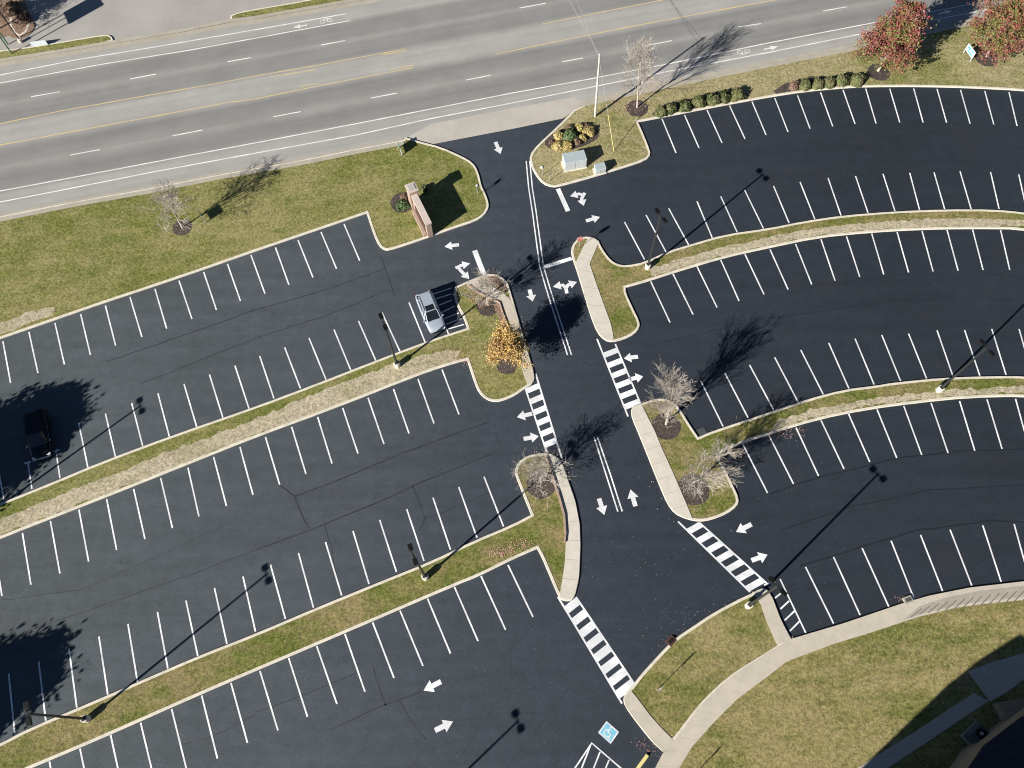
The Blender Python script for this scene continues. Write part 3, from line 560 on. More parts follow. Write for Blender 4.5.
def leaves(bm,pts,n,size,rnd,jit=.2,keep=None):
    for _ in range(n):
        p=rnd.choice(pts)+Vector((rnd.gauss(0,jit),rnd.gauss(0,jit),rnd.gauss(0,jit)))
        if keep and not keep(p): continue
        a=Vector((rnd.gauss(0,1),rnd.gauss(0,1),rnd.gauss(0,1))).normalized(); b=a.orthogonal().normalized(); b.rotate(Matrix.Rotation(rnd.random()*6,3,a)); c=a.cross(b)
        s=size*rnd.uniform(.6,1.4); v=[bm.verts.new(p+b*s*.5),bm.verts.new(p+c*s*.32),bm.verts.new(p-b*s*.5+a*s*.12),bm.verts.new(p-c*s*.32)]; bm.faces.new(v)
def tree(px,py,label,seed,h,spread,tr,bark='bark',twig='twig',leaf=None,ln=0,ls=.2,jit=.2,name='tree',cat='tree',z=.1,keep=None,world=None,**kw):
    root=thing(name,label,cat,world if world else G(px,py,z)); tb,bb,tips=tree_geo(seed,h,spread,tr,**kw)
    obj('trunk',tb,M[bark],root,True); obj('branches',bb,M[twig],root)
    if leaf:
        lb=nb(); rnd=random.Random(seed+5); zz=[p for p in tips if p.z>.5] or tips; leaves(lb,zz,ln,ls,rnd,jit,keep); obj('crown',lb,M[leaf],root)
    return root
tree(182.4,228,'nearly bare pale tree with a few yellow leaves on the big lawn by the highway',3,6.8,.4,.09,leaf='lf_by',ln=260,ls=.12,jit=.15,first=.2,kids=(12,6,5,4),keep=lambda p:p.x<.2 and p.z<3.8 or random.random()<.15)
tree(637,107.5,'tall bare pale young tree beside the wooden utility pole',11,9.2,.42,.1,leaf='lf_org',ln=150,ls=.1,jit=.2,first=.22,kids=(13,6,5,3),upw=.8,ang=(20,40))
tree(878,71,'full red and green autumn tree nearest the end of the hedge row',21,9.2,.35,.16,lean=(.06,.0),bark='bark',twig='barkd',leaf='lf_red',ln=24000,ls=.23,jit=.2,first=.15,kids=(16,7,6,3),ang=(40,65))
tree(986,56.5,'red and green autumn tree behind the pale blue lawn sign',33,9.4,.37,.16,lean=(.06,0),bark='bark',twig='barkd',leaf='lf_red',ln=24000,ls=.23,jit=.2,first=.15,kids=(16,7,6,3),ang=(40,65))
tree(487.5,305,'sparse bare tree with some orange leaves in the mulch ring above the yellow tree',41,5.6,.42,.08,leaf='lf_org',ln=1500,ls=.15,jit=.22,first=.12,kids=(11,6,5,3),ang=(25,50),keep=lambda p:p.z<2.3 and p.x<.4)
tree(505.5,361,'bushy tree full of golden yellow leaves beside the sidewalk',51,5.0,.42,.1,bark='barkd',twig='barkd',leaf='lf_yel',ln=14000,ls=.17,jit=.22,first=.25,kids=(14,7,6,3),ang=(35,65))
tree(541,482,'low wide bare tree on round mulch at the island tip left of the driveway',61,5.0,.5,.09,first=.1,kids=(12,6,5,3),ang=(30,60))
tree(666,424,'dense bare grey tree at the top of the island right of the driveway',71,7.6,.46,.13,first=.1,kids=(13,6,5,4),ang=(22,42),straggle=.12,upw=.6)
tree(691.7,484.5,'leaning two stemmed bare tree at the lower end of the right island',81,6.8,.42,.12,stems=2,lean=(.3,.05),first=.2,kids=(9,6,5,3),ang=(25,50))
# trees just outside the frame whose shadows reach into it
gp=G(-118,535); tree(0,0,'large dense tree beyond the left edge shading the black truck',91,10.2,.46,.2,bark='barkd',twig='barkd',leaf='lf_dark',ln=26000,ls=.4,jit=.25,first=.12,kids=(16,8,6,3),ang=(40,70),world=(gp.x,gp.y,.1))
gp=G(-126,783); tree(0,0,'large dense tree beyond the lower left edge shading the parking stalls',95,8.4,.45,.2,bark='barkd',twig='barkd',leaf='lf_dark',ln=24000,ls=.4,jit=.25,first=.12,kids=(16,8,6,3),ang=(40,68),world=(gp.x,gp.y,.1))
tree(8,16,'brown leaved tree in the far corner beside the tall sign',99,5.0,.55,.12,bark='barkd',twig='barkd',leaf='lf_bb',ln=3500,ls=.2,jit=.25,first=.15,kids=(12,7,5,3),world=tuple(G(-4,30,.1)))

# shrubs
def shrub(px,py,r,h,leaf,label,seed,group,name='shrub',n=None,flat=1):
    rnd=random.Random(seed); root=thing(name,label,'shrub',G(px,py,.12),0,group)
    sb=nb()
    for i in range(9):
        a=rnd.random()*6.28; k=rnd.uniform(.3,.85); tube(sb,[(0,0,0),(r*k*.4*math.cos(a),r*k*.4*math.sin(a),h*.4),(r*k*math.cos(a),r*k*math.sin(a),h*rnd.uniform(.6,.95))],[.02,.014,.006],4)
    obj('stems',sb,M['barkd'],root); lb=nb(); n=n or int(900*r*r/.4)
    for _ in range(n):
        th=rnd.random()*6.28; ph=math.acos(rnd.random()); k=rnd.uniform(.7,1)*(1+.4*mnoise.noise(Vector((math.cos(th)*1.6,math.sin(th)*1.6,seed*1.37+ph*1.5))))
        p=Vector((r*k*math.sin(ph)*math.cos(th),r*k*math.sin(ph)*math.sin(th)*flat,.08+h*k*math.cos(ph)))
        a=(p+Vector((rnd.gauss(0,.3),rnd.gauss(0,.3),rnd.gauss(0,.3)))).normalized(); b=a.orthogonal().normalized(); b.rotate(Matrix.Rotation(rnd.random()*6,3,a)); c=a.cross(b); s=rnd.uniform(.07,.14)
        lb.faces.new([lb.verts.new(p+b*s),lb.verts.new(p+c*s*.6),lb.verts.new(p-b*s),lb.verts.new(p-c*s*.6)])
    obj('foliage',lb,M[leaf],root); return root
hn=['first','second','third','fourth','fifth','sixth','seventh']
for i,(x,y,r) in enumerate([(661,111.5,.62),(670,109,.62),(685,106,.72),(698.6,102,.66),(712,99.5,.72),(723,97,.7),(737,95,.78)]):
    shrub(x,y+1.5,r*1.17,.8+.12*math.sin(i*2.3),'lf_box',f'{hn[i]} clipped grey green shrub from the left in the row near the utility pole',100+i,'clipped shrubs along the top kerb')
for i,(x,y,r,lf) in enumerate([(793,87,.5,'lf_bb'),(804,86,.62,'lf_box'),(817,84.5,.7,'lf_box'),(829,83.2,.66,'lf_box'),(841,81.7,.66,'lf_box'),(856,80.5,.78,'lf_box')]):
    shrub(x,y+1,r*1.15,.85+.12*math.sin(i*1.9),lf,f'{hn[i]} shrub from the left in the row ending at the red and green tree',120+i,'clipped shrubs by the red trees')
for i,(x,y,r,h,lf,lb) in enumerate([(558.7,138,.72,.6,'lf_by','yellow shrub at the upper left of the oval flower bed'),(557.5,147,.7,.55,'lf_by','yellow shrub at the lower left of the oval flower bed'),(567,146,.72,.55,'lf_by','yellow shrub at the bottom middle of the oval flower bed'),(579,129,.6,.5,'lf_by','yellow shrub at the top right of the oval flower bed'),(589,133,.75,.55,'lf_by','widest yellow shrub at the right end of the oval flower bed'),(582.7,139,.48,.45,'lf_by','small yellow shrub right of the green one in the flower bed'),(570,137,.95,.75,'lf_bg','large green shrub in the middle of the oval flower bed'),(552.5,144,.4,.4,'lf_bb','small brown shrub at the left tip of the oval flower bed'),(569,129,.5,.4,'lf_bb','brown shrub above the green one in the flower bed'),(577,143,.5,.45,'lf_bb','brown shrub below the green one in the flower bed'),(586,127,.42,.4,'lf_bb','brown shrub at the top right edge of the flower bed')]):
    shrub(x,y,r*.95,h,lf,lb,140+i,'flower bed shrubs')
for i,(x,y,r,h,lf,lb) in enumerate([(403,206,.75,.5,'lf_bg','bright green plant in the round bed by the brick monument sign'),(405,198,.5,.5,'lf_bb','dark red brown plant in the round bed by the brick monument'),(408,201,.4,.4,'lf_bb','small brown plant touching the brick monument wall'),(424,190,.42,.55,'lf_box','small dark shrub behind the monument pillar')]):
    shrub(x,y,r,h,lf,lb,160+i,'plants around the monument sign')
shrub(14,10,1.1,.9,'lf_bb','brown shrub in the far corner planting above the highway',171,'far corner shrubs'); shrub(25,20,.8,.7,'lf_bb','smaller dark shrub near the far corner lamp post',172,'far corner shrubs')

# ------------------------------------------------------------------ litter and ground specks
def litter(name,polys,n,size,m,seed,z=.13):
    rnd=random.Random(seed); b=nb()
    for (px,py,rx,ry) in polys:
        for _ in range(n):
            a=rnd.random()*6.28; k=math.sqrt(rnd.random())*(1+.3*rnd.gauss(0,1)); p=G(px+rx*k*math.cos(a),py+ry*k*math.sin(a)); s=size*rnd.uniform(.5,1.3); t=rnd.random()*3
            zz=z+rnd.random()*.02; q=[Vector((s*math.cos(t+i*PI/2)*(1 if i%2 else .6),s*math.sin(t+i*PI/2)*(1 if i%2 else .6),rnd.random()*.03)) for i in range(4)]
            b.faces.new([b.verts.new(Vector((p.x,p.y,zz))+v) for v in q])
    tag(obj(name,b,M[m]),kind='stuff')
litter('fallen_leaves',[(517,545,16,7),(500,553,14,5)],150,.06,'litter',1)
litter('fallen_leaves',[(462,358,16,8),(455,352,20,8)],130,.05,'litter',2)
litter('fallen_leaves',[(780,433,30,6),(745,432,30,12)],120,.05,'litter',3)
litter('fallen_leaves',[(482,298,12,8),(625,104,24,10),(660,85,30,10)],260,.06,'litter',4)
litter('fallen_leaves',[(500,345,30,30),(545,470,25,22),(693,485,35,30)],260,.05,'litterp',5)
litter('fallen_leaves',[(650,560,80,60),(680,625,40,22),(760,470,60,60),(620,520,90,90)],40,.03,'litterp',6,.03)
litter('fallen_leaves',[(870,690,130,60),(720,650,60,40),(930,650,80,40)],420,.04,'litterp',7,.11)
litter('fallen_leaves',[(655,750,10,8),(645,745,12,8),(905,599,14,5)],45,.04,'litter',8,.03)

# ------------------------------------------------------------------ lamp posts
PH=9.2
HD=math.atan2((G(425,343)-G(409,302.5)).y,(G(425,343)-G(409,302.5)).x)
def make_lamp():
    t=thing('lamp_post','x','lamp post')
    b=nb(); tube(b,[(0,0,-.1),(0,0,.72),(0,0,.76)],[.3,.3,.27],16); obj('concrete_base',b,M['kerb'],t,False)
    b=nb(); box(b,(0,0,.79),(.36,.36,.05)); tube(b,[(0,0,.8),(0,0,PH)],[.115,.09],8); obj('pole',b,M['pole'],t)
    b=nb(); box(b,(0,0,PH-.05),(1.0,.07,.07)); obj('arm',b,M['bronze'],t)
    for s in (-1,1):
        b=nb(); box(b,(s*.62,0,PH-.02),(.55,.38,.2),0,.03); h=obj('lamp_head',b,M['bronze'],t)
        b=nb(); box(b,(s*.62,0,PH-.135),(.45,.3,.02)); obj('lens',b,M['lamp'],h)
    return t
lamp=make_lamp(); lampG='double headed parking lot lamp posts'
LP=[((88,719),'lamp post on the lowest left grass island leaning farthest left in view'),((425.5,577.5),'lamp post on the grass island left of the curved sidewalk'),((397.5,366),'lamp post on the island just below the silver car'),((647.5,268),'lamp post on the upper right island beside its short bulb end'),((938.5,390.5),'lamp post with tall white base on the right middle island'),((748,606),'lamp post on the grass triangle beside the lower right crosswalk')]
for i,(p,l) in enumerate(LP):
    if i==0: o=lamp; o.location=G(*p,.1); o.rotation_euler=(0,0,HD)
    else: o=dup(lamp,G(*p,.1),HD+(0,0,0.0,.15,.1,.3)[i])
    o['label']=l; o['group']=lampG; o['category']='lamp post'
for (hx,hy),l in (((139.5,406.5),'lamp post beyond the left edge whose shadow crosses the upper left stalls'),((517,722),'lamp post beyond the bottom edge whose head shadow falls by the lower crosswalk')):
    q=G(hx,hy)-SH*PH*K; o=dup(lamp,(q.x,q.y,.1),HD); o['label']=l; o['group']=lampG

# ------------------------------------------------------------------ utility pole, guy and wires
ub=G(595,116.5,.1); uh=9.3; t=thing('utility_pole','bleached wooden utility pole beside the flower bed and highway','utility pole',ub)
lean=(G(598,57,uh)-G(595,116.5,.1)); b=nb(); tube(b,[(0,0,0),(lean.x*.3,lean.y*.3,uh*.5),(lean.x*.6,lean.y*.6,uh)],[.13,.11,.09],12); obj('pole',b,M['wood'],t)
utop=Vector((lean.x*.6,lean.y*.6,uh)); b=nb(); tube(b,[utop-Vector((0,0,.1)),utop+Vector((0,0,.1)),utop+Vector((0,0,.22))],[.12,.12,.04],8); obj('insulator',b,M['galv'],t)
b=nb(); ga=G(614,151.6,.1)-ub; gt=utop*.93; tube(b,[ga,gt],.014,5); obj('guy_wire',b,M['wire'],t)
b=nb(); tube(b,[ga,ga.lerp(gt,.42)],.032,6); obj('guy_guard',b,M['yelp'],t)
fp=G(560,-40)+Vector((-9,14,0))
for i,(ox,oz) in enumerate(((0,.15),(1.6,-.25))):
    a=ub+utop+Vector((0,0,oz-.2)); e=Vector((fp.x+ox*2.5,fp.y,9.5)); b=nb(); pts=[]
    for k in range(15):
        s=k/14; p=a.lerp(e,s); p.z-=1.2*4*s*(1-s); pts.append(p)
    tube(b,pts,.012,4); tag(obj('overhead_wire',b,M['wire']),('thin overhead wire rising left from the utility pole over the highway','second thin wire right of its twin crossing over the highway')[i],'wire')

# ------------------------------------------------------------------ cabinets
def cabinet(c,L,W,Hh,rz,label,name='utility_cabinet'):
    t=thing(name,label,'cabinet',c,rz); b=nb(); box(b,(0,0,.06),(L+.2,W+.2,.12),0,.01); obj('pad',b,M['kerb'],t)
    b=nb(); box(b,(0,0,.12+Hh/2),(L,W,Hh),0,.02); obj('housing',b,M['cabside'],t)
    b=nb(); box(b,(0,0,.12+Hh+.035),(L+.08,W+.08,.07),0,.02,taper=.96); obj('lid',b,M['cabinet'],t)
    for s in (-1,1):
        b=nb(); box(b,(s*L*.25,-W/2-.012,.12+Hh*.5),(L*.44,.02,Hh*.86)); d=obj('door',b,M['cabside'],t)
        b=nb(); box(b,(s*L*.06,-W/2-.04,.12+Hh*.5),(.04,.04,.16)); obj('handle',b,M['galv'],d)
cabinet(G(574,165,.1),2.45,1.35,1.25,R(11),'large pale grey green utility cabinet below the flower bed')
cabinet(G(599.5,171.5,.1),1.15,.8,.75,R(12),'smaller pale utility cabinet nearer the kerb right of the large one')
# ------------------------------------------------------------------ posts and signs
def post_sign(c,h,rz,label,panel=(.6,.6),mat='signw',back=None,kind='panel',name='road_sign',cat='sign'):
    t=thing(name,label,cat,c,rz); b=nb(); tube(b,[(0,0,0),(0,0,h)],.03,6); obj('post',b,M['galv'],t)
    if kind=='stop':
        b=nb(); r=.38; P=[(r*math.cos(R(22.5+45*i)),r*math.sin(R(22.5+45*i))) for i in range(8)]
        f=[b.verts.new((x,-.045,h-.38+y)) for x,y in P]; g=[b.verts.new((x,-.033,h-.38+y)) for x,y in P]
        b.faces.new(f[::-1]); b.faces.new(g)
        for i in range(8): b.faces.new((f[i],f[(i+1)%8],g[(i+1)%8],g[i]))
        bmesh.ops.recalc_face_normals(b,faces=b.faces); s=obj('sign_panel',b,M['signw'],t)
        b=nb(); P=[(x*.93,y*.93) for x,y in P]; b.faces.new([b.verts.new((x,-.049,h-.38+y)) for x,y in P]); obj('red_face',b,M['red'],s)
        cu=bpy.data.curves.new('stop_text','FONT'); cu.body='STOP'; cu.size=.3; cu.align_x='CENTER'; cu.align_y='CENTER'
        to=bpy.data.objects.new('tmp',cu); COL.objects.link(to); bpy.context.view_layer.update()
        me=bpy.data.meshes.new_from_object(to.evaluated_get(bpy.context.evaluated_depsgraph_get())); bpy.data.objects.remove(to)
        for v in me.vertices: v.co=Vector((v.co.x,-.053,h-.38+v.co.y))
        me.materials.clear(); me.materials.append(M['signw']); o=bpy.data.objects.new('lettering',me); COL.objects.link(o); o.parent=s
    elif kind=='panel':
        b=nb(); box(b,(0,-.04,h-panel[1]/2),(panel[0],.02,panel[1]),0,.004); obj('sign_panel',b,M[mat],t)
    return t
post_sign(G(579,248.5,.11),2.2,R(8),'stop sign on the tip of the island beside the driveway stop line',kind='stop')
post_sign(G(493.5,297,.11),2.0,R(100),'stop sign near the orange leaved tree left of the driveway, turned edge on',kind='stop')
post_sign(G(477.8,195,.11),1.6,R(75),'low post sign on the lawn corner near the entrance drive',(.5,.5))
post_sign(G(657,690,.11),2.35,R(48),'thin post sign standing alone on the grass triangle',(.5,.75))
post_sign(G(694,775,.11),1.6,R(50),'post sign on the lawn below the curved sidewalk at the bottom edge',(.4,.5))
t=post_sign(G(542.5,175,.11),1.25,0,'short bare marker stake on the kerb tip left of the cabinets',kind='none',name='marker_stake',cat='stake')
post_sign(G(549.5,180.7,.11),1.35,R(40),'short stake with a small plate nearer the kerb below the other stake',(.32,.3),name='marker_stake',cat='stake')
b=nb(); tube(b,[(0,0,0),(0,0,.1),(0,0,.12)],[.16,.16,.12],12); o=obj('valve_cover',b,M['signw']); o.location=G(541.7,167.5,.1); tag(o,'small round white valve cover in the grass left of the cabinets','cover')
b=nb(); tube(b,[(0,0,0),(0,0,.1),(0,0,.12)],[.14,.14,.1],12); o=obj('valve_cover',b,M['signw']); o.location=G(477,185.8,.1); tag(o,'small white valve cover in the lawn by the entrance kerb','cover')
def board_sign(a,b_,h0,h1,label,front,back,art=False):
    A,B=G(*a,.1),G(*b_,.1); c=(A+B)/2; L=(B-A).length; rz=math.atan2((B-A).y,(B-A).x); t=thing('board_sign',label,'sign',c,rz)
    for s in (-1,1):
        p=nb(); box(p,(s*L/2,0,h1/2),(.08,.08,h1)); obj('post',p,M['signw'],t)
    p=nb(); box(p,(0,0,(h0+h1)/2),(L+.05,.05,h1-h0)); pn=obj('sign_panel',p,M[back],t)
    if art:
        for (u,v,w,hh) in ((-.2,.15,.36,.3),(.22,.2,.3,.2),(.05,-.22,.7,.2)):
            p=nb(); box(p,(u*L,.03,(h0+h1)/2+v),(w*L,.006,hh)); obj('printed_block',p,M['signb'],pn)
            p=nb(); box(p,(u*L,-.03,(h0+h1)/2+v),(w*L,.006,hh)); obj('printed_block',p,M['signb'],pn)
board_sign((201.5,216),(205.8,222.8),.35,1.15,'board sign on two posts beside the nearly bare lawn tree','green','green')
board_sign((399,148),(401.8,155.5),.3,1.15,'board sign on two posts near the highway at the lawn corner','green','green')
board_sign((963.6,52.5),(970,61.5),.45,1.35,'white board sign with pale blue print below the second red tree','signw','signw',True)

# ------------------------------------------------------------------ brick monument
A,B=G(415.5,206,.1),G(430.8,236.8,.1); d=(B-A).normalized(); rz=math.atan2(d.y,d.x); L=(B-A).length
t=thing('monument_sign','brick and stone monument wall with a taller pillar on the entrance lawn','monument',A,rz)
b=nb(); box(b,(L/2+.2,0,1.15),(L-.3,.55,2.3)); w=obj('wall',b,M['brick'],t)
b=nb(); box(b,(L/2+.2,0,2.36),(L-.25,.72,.12),0,.015); obj('coping',b,M['cap'],w)
for s in (-1,1):
    b=nb(); box(b,(L/2+.3,s*.31,1.15),(L*.62,.07,1.1)); obj('sign_board',b,M['board'],t)
b=nb(); box(b,(-.15,0,1.45),(1.05,.95,2.9)); p=obj('pillar',b,M['brick'],t)
b=nb(); box(b,(-.15,0,2.97),(1.22,1.15,.14),0,.02); q=obj('pillar_cap',b,M['cap'],p)
b=nb(); box(b,(-.15,0,3.07),(.8,.75,.06),0,.015); obj('cap_slab',b,M['capg'],t)
b=nb(); box(b,(L/2+.2,-.5,.2),(L*.8,.35,.4),0,.02); obj('plinth',b,M['brick'],t)

# ------------------------------------------------------------------ cars
def loft(bm,secs,mi=0,cap=True):
    rings=[[bm.verts.new(p) for p in s] for s in secs]; n=len(rings[0])
    for i in range(len(rings)-1):
        for k in range(n): bm.faces.new((rings[i][k],rings[i][(k+1)%n],rings[i+1][(k+1)%n],rings[i+1][k])).material_index=mi
    if cap: bm.faces.new(rings[0][::-1]).material_index=mi; bm.faces.new(rings[-1]).material_index=mi
def car(c,rz,label,L=4.6,W=1.86,Hh=1.66,paintm='silver',mir='silver',name='parked_car',sunroof=True,rear=.06,cat='car'):
    t=thing(name,label,cat,c,rz)        # +x is the nose
    def sec(x,w,zb,zs,zt):
        pts=[]; h=w/2
        prof=[(.0,zb),(.62,zb),(.92,zb+.08),(1,zb+.3),(1,zs-.12),(.94,zs),(.72,zs+(zt-zs)*.7),(.35,zt),(0,zt+.01)]
        for a,z in prof: pts.append((x,a*h,z))
        for a,z in prof[-2:0:-1]: pts.append((x,-a*h,z))
        return pts
    f=L/4.6; S=[(-2.3,.80,.42,.84,.9),(-2.24,.9,.3,.96,1.0),(-2.0,.97,.24,1.02,1.04),(-1.4,1,.22,1.02,1.04),(0,1,.22,.99,1.01),(.8,1,.22,.97,1.0),(1.25,.985,.22,.93,.98),(1.75,.95,.22,.86,.93),(2.1,.88,.24,.78,.86),(2.25,.76,.3,.68,.76),(2.31,.6,.4,.58,.62)]
    b=nb(); loft(b,[sec(x*f,W*w,zb,zs,zt) for x,w,zb,zs,zt in S]); body=obj('body',b,M[paintm],t,True)
    def cab(x,w,z0,z1,wt): return [(x,-w/2,z0),(x,w/2,z0),(x+.0,wt/2,z1),(x+.0,-wt/2,z1)]
    xb=[-2.2,-1.85,.35,1.15]; zt=Hh-.05
    b=nb(); w0=W*.9; w1=W*.72
    bot=[(xb[0]*f,w0*.9),(xb[0]*f*.9,w0*.97),(0,w0),(xb[3]*f-.25,w0*.95),(xb[3]*f,w0*.82)]
    top=[(xb[1]*f,w1*.88),(xb[1]*f*.85,w1),(0,w1*1.02),(xb[2]*f-.12,w1*.98),(xb[2]*f+.05,w1*.88)]
    def outl(l,z): return [(x,w/2,z) for x,w in l]+[(x,-w/2,z) for x,w in reversed(l)]
    loft(b,[outl(bot,.98),outl(top,zt)]); bmesh.ops.recalc_face_normals(b,faces=b.faces); cabn=obj('windows',b,M['glass'],t)
    b=nb(); loft(b,[outl([(x*1.0,w*1.015) for x,w in top],zt-.04),outl([(x,w*1.0) for x,w in top],zt+.01),outl([(x*.93,w*.86) for x,w in top],zt+.05)]); bmesh.ops.recalc_face_normals(b,faces=b.faces); roof=obj('roof',b,M[paintm],t,False)
    if sunroof:
        b=nb(); box(b,(.02*f,0,zt+.054),(.62,w1*.66,.012)); obj('sunroof',b,M['glass'],roof)
    for s in (-1,1):
        b=nb(); tube(b,[(xb[1]*f*.9,s*w1*.46,zt+.06),(xb[1]*f*.8,s*w1*.46,zt+.1),(.1,s*w1*.46,zt+.1),(.25,s*w1*.45,zt+.05)],.022,5); obj('roof_rail',b,M['bronze'],roof)
        for i,rr in ((0,.06),(1,.035),(2,.035),(3,.035),(4,.045)):
            k=1 if i in (0,4) else .8
            b=nb(); tube(b,[(bot[i][0]*k,s*bot[i][1]*.503,.98),(top[i][0]*k,s*top[i][1]*.503,zt)],rr,5); obj('pillar',b,M[paintm],t)
        b=nb(); box(b,(.95*f,s*(W/2+.07),1.03),(.16,.16,.12),0,.03); obj('side_mirror',b,M[mir],t)
        b=nb(); box(b,(2.08*f,s*W*.34,.76),(.26,.36,.14),-s*.35,.03); obj('headlight',b,M['lamp'],t)
        b=nb(); box(b,(-2.24*f,s*W*.39,.86),(.12,.24,.26),0,.02); obj('tail_light',b,M['tail'],t)
        for xx in (-1.42*f,1.42*f):
            b=nb(); tube(b,[(xx,s*(W/2-.2),.34),(xx,s*(W/2+.01),.34)],.34,20); wl=obj('wheel',b,M['tyre'],t)
            b=nb(); tube(b,[(xx,s*(W/2+.005),.34),(xx,s*(W/2+.022),.34)],.21,12); obj('rim',b,M['chrome'],wl)
    b=nb(); box(b,(2.27*f,0,.52),(.12,W*.55,.16),0,.02); obj('grille',b,M['bronze'],t)
    if paintm=='blackp':
        b=nb(); box(b,(2.3*f,0,.74),(.1,W*.84,.1),0,.02); obj('chrome_bumper_trim',b,M['chrome'],t)
    return t
cd=math.atan2((G(441,340)-G(423,296)).y,(G(441,340)-G(423,296)).x)
car(G(431.3,315.5,.012),cd,'silver wagon parked beside the hatched bay, the only car in the light')
p=G(43,437.5,.012); car(p,cd+R(-2),'black truck like vehicle parked in the tree shadow at the left',5.0,1.98,1.85,'blackp','chrome',name='parked_truck',sunroof=False,cat='vehicle')

# ------------------------------------------------------------------ drains, wheel stop
def drain(px,py,w,l,rz,label,m1,m2):
    t=thing('storm_drain',label,'drain',G(px,py,.0),rz); b=nb(); box(b,(0,0,.08),(l+.22,w+.2,.165),0,.02); obj('frame',b,M[m1],t)
    b=nb()
    for i in range(7): box(b,(-l/2+l*(i+.5)/7,0,.178),(l/14,w*.8,.012))
    obj('grate',b,M[m2],t)
drain(671,641,.45,.6,R(42),'rusty brown storm drain set in the kerb of the grass triangle','rust','hole')
drain(907.5,600,.4,.6,R(18),'grey storm drain at the edge of the curved sidewalk','walkd','iron')
b=nb(); box(b,(0,0,.03),(.75,.65,.03)); o=obj('storm_drain',b,M['iron']); o.location=G(702,431.5,.0); o.rotation_euler=(0,0,R(22)); tag(o,'flat grey drain grate in the stall corner by the dense bare tree','drain')
A,B=G(647.8,754.3),G(635,772); c=(A+B)/2; b=nb(); box(b,(0,0,.09),((B-A).length,.3,.17),0,.03,taper=.92); o=obj('wheel_stop',b,M['yelp']); o.location=(c.x,c.y,.01); o.rotation_euler=(0,0,math.atan2((B-A).y,(B-A).x)); tag(o,'yellow wheel stop at the bottom edge by the sidewalk corner','wheel stop')

# ------------------------------------------------------------------ far corner: tall sign, post lamp, white board
q=G(10,49,.05); t=thing('tall_sign','tall pylon sign on two dark green posts at the far corner','sign',q,R(118))
for s in (-1,1):
    b=nb(); tube(b,[(s*.9,0,0),(s*.9,0,6.4)],.08,8); obj('post',b,M['green'],t)
b=nb(); box(b,(0,0,5.1),(2.3,.3,2.4),0,.03); obj('sign_cabinet',b,M['signw'],t)
q=G(21,42,.05); t=thing('far_lamp_post','slim dark lamp post at the far corner casting a long thin shadow','lamp post',q)
b=nb(); tube(b,[(0,0,0),(0,0,6.9)],[.07,.05],8); obj('pole',b,M['bronze'],t); b=nb(); tube(b,[(0,0,0),(0,0,.5)],.24,12); obj('concrete_base',b,M['kerb'],t); b=nb(); box(b,(.2,0,6.95),(.6,.3,.14),0,.02); obj('lamp_head',b,M['bronze'],t)
board_sign((33,47),(48,45),.05,.75,'low white board on the far verge by the corner lamp post','signw','signw')
b=nb(); sheet(b,jag(GL([(-40,48),(8,36),(12,38),(20,40),(32,33),(35,26),(28,14),(22,-8),(-40,-8)]),.25,.6,9),.06); tag(obj('mulch_bed',b,M['mulchr']),kind='structure')
b=nb(); stripline(b,GL([(11,18),(11,26),(15,33),(20,36),(26,32),(29,24),(29,18)]),.28,.09); tag(obj('kerb_ring',b,M['kerb']),kind='structure')

# ------------------------------------------------------------------ building, lower right
BH=4.2
roofpts=[G(x,y,BH) for x,y in ((940,812),(969,767),(984,745.5),(1024,715),(1075,676),(1200,700),(1200,900),(960,900))]
t=thing('low_building','low tan walled building with a dark roof in deep shade at the lower right corner','building',(0,0,0))
b=nb(); prism(b,inset(roofpts,.35),.0,BH-.15); obj('wall',b,M['wall'],t)
b=nb(); prism(b,GL([(991,704),(1018,699),(1040,700),(1040,715),(1010,727),(1000,722)]),0,1.1); obj('entrance_wall',b,M['wall'],t)
b=nb(); prism(b,roofpts,BH-.15,BH); sheet(b,roofpts[::-1],BH-.15); obj('roof',b,M['roofd'],t)
S=[G(800,818),G(860,768),G(948,683.5),G(980,658),G(1021,632),G(1040,643),G(1300,770)]; TH=13.5
tp=[p-SH*TH*K for p in S]; tp=[Vector((p.x,p.y,0)) for p in tp]
tp+= [tp[-1]+Vector((0,-16,0)),tp[0]+Vector((2,-6,0))]
t=thing('tall_building','tall church like wing beyond the lower edge casting the broad dark shadow','building',(0,0,0))
b=nb(); prism(b,inset(tp,.3),.0,TH-.3); obj('wall',b,M['wall'],t)
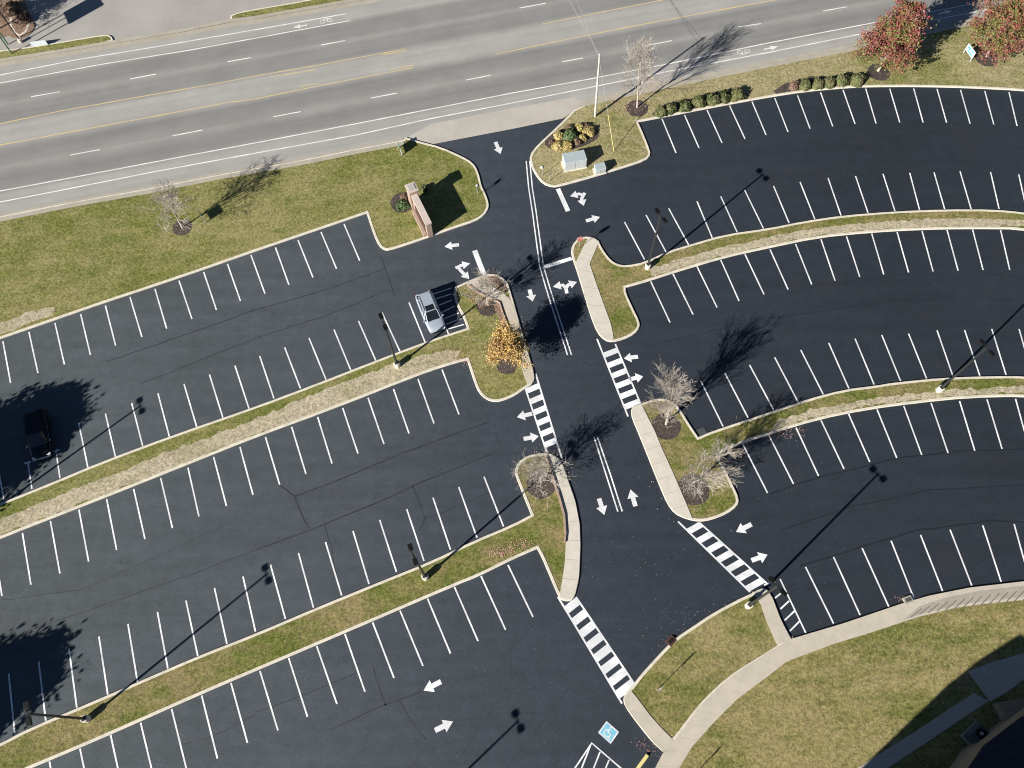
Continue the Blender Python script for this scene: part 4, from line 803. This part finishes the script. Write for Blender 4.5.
b=nb(); prism(b,tp,TH-.3,TH); sheet(b,tp[::-1],TH-.3); obj('roof',b,M['roofd'],t)
ribbon('sidewalk',[(835,782),(864,763.6),(920,728),(973,693)],[(860,787),(887.5,768),(940,733),(988,701)],24,M['walk'],.125,8)
b=nb(); prism(b,GL([(967,671.5),(990,663),(1020,654),(1100,640),(1100,668),(1024,679),(1001.5,695),(989,701.5)]),0,.2); tag(obj('patio',b,M['walk']),kind='structure')
t=thing('air_conditioner','round fan air conditioning unit on a pad beside the dark low building','air conditioner',G(974,735,.1),R(35))
b=nb(); box(b,(0,0,.06),(1.9,1.3,.12)); obj('pad',b,M['walkd'],t); b=nb(); box(b,(0,0,.55),(1.5,1.05,.9),0,.04); bd=obj('housing',b,M['iron'],t)
b=nb(); tube(b,[(.15,0,1.0),(.15,0,1.06)],.42,24); obj('fan_guard',b,M['bronze'],bd); b=nb(); tube(b,[(.15,0,1.06),(.15,0,1.1)],.14,12); obj('fan_hub',b,M['cabside'],bd)

# ------------------------------------------------------------------ light
w=bpy.data.worlds.new('World'); scene.world=w; w.use_nodes=True; N=w.node_tree.nodes; L_=w.node_tree.links
sk=N.new('ShaderNodeTexSky'); sk.sky_type='NISHITA'; sk.sun_disc=False; sk.air_density=.45; sk.dust_density=.05; sk.ozone_density=1.5; sk.sun_elevation=R(27.2); sk.sun_rotation=R(230)
bg=N['Background']; bg.inputs[1].default_value=.05; L_.new(sk.outputs[0],bg.inputs[0])
sd=bpy.data.lights.new('sun','SUN'); sd.energy=5; sd.angle=R(.5); sd.color=(1,.95,.88); so=bpy.data.objects.new('sun',sd); COL.objects.link(so)
so.rotation_euler=SUNDIR.to_track_quat('-Z','Y').to_euler(); so.location=(0,0,60)
vs=scene.view_settings; vs.view_transform='Standard'; vs.look='None'; vs.exposure=.85; vs.gamma=1; vs.use_curve_mapping=False
scene.render.filter_size=1.05
try: scene.cycles.pixel_filter_type='BLACKMAN_HARRIS'; scene.cycles.filter_width=1.05
except Exception: pass
scene.render.resolution_x=1024; scene.render.resolution_y=768
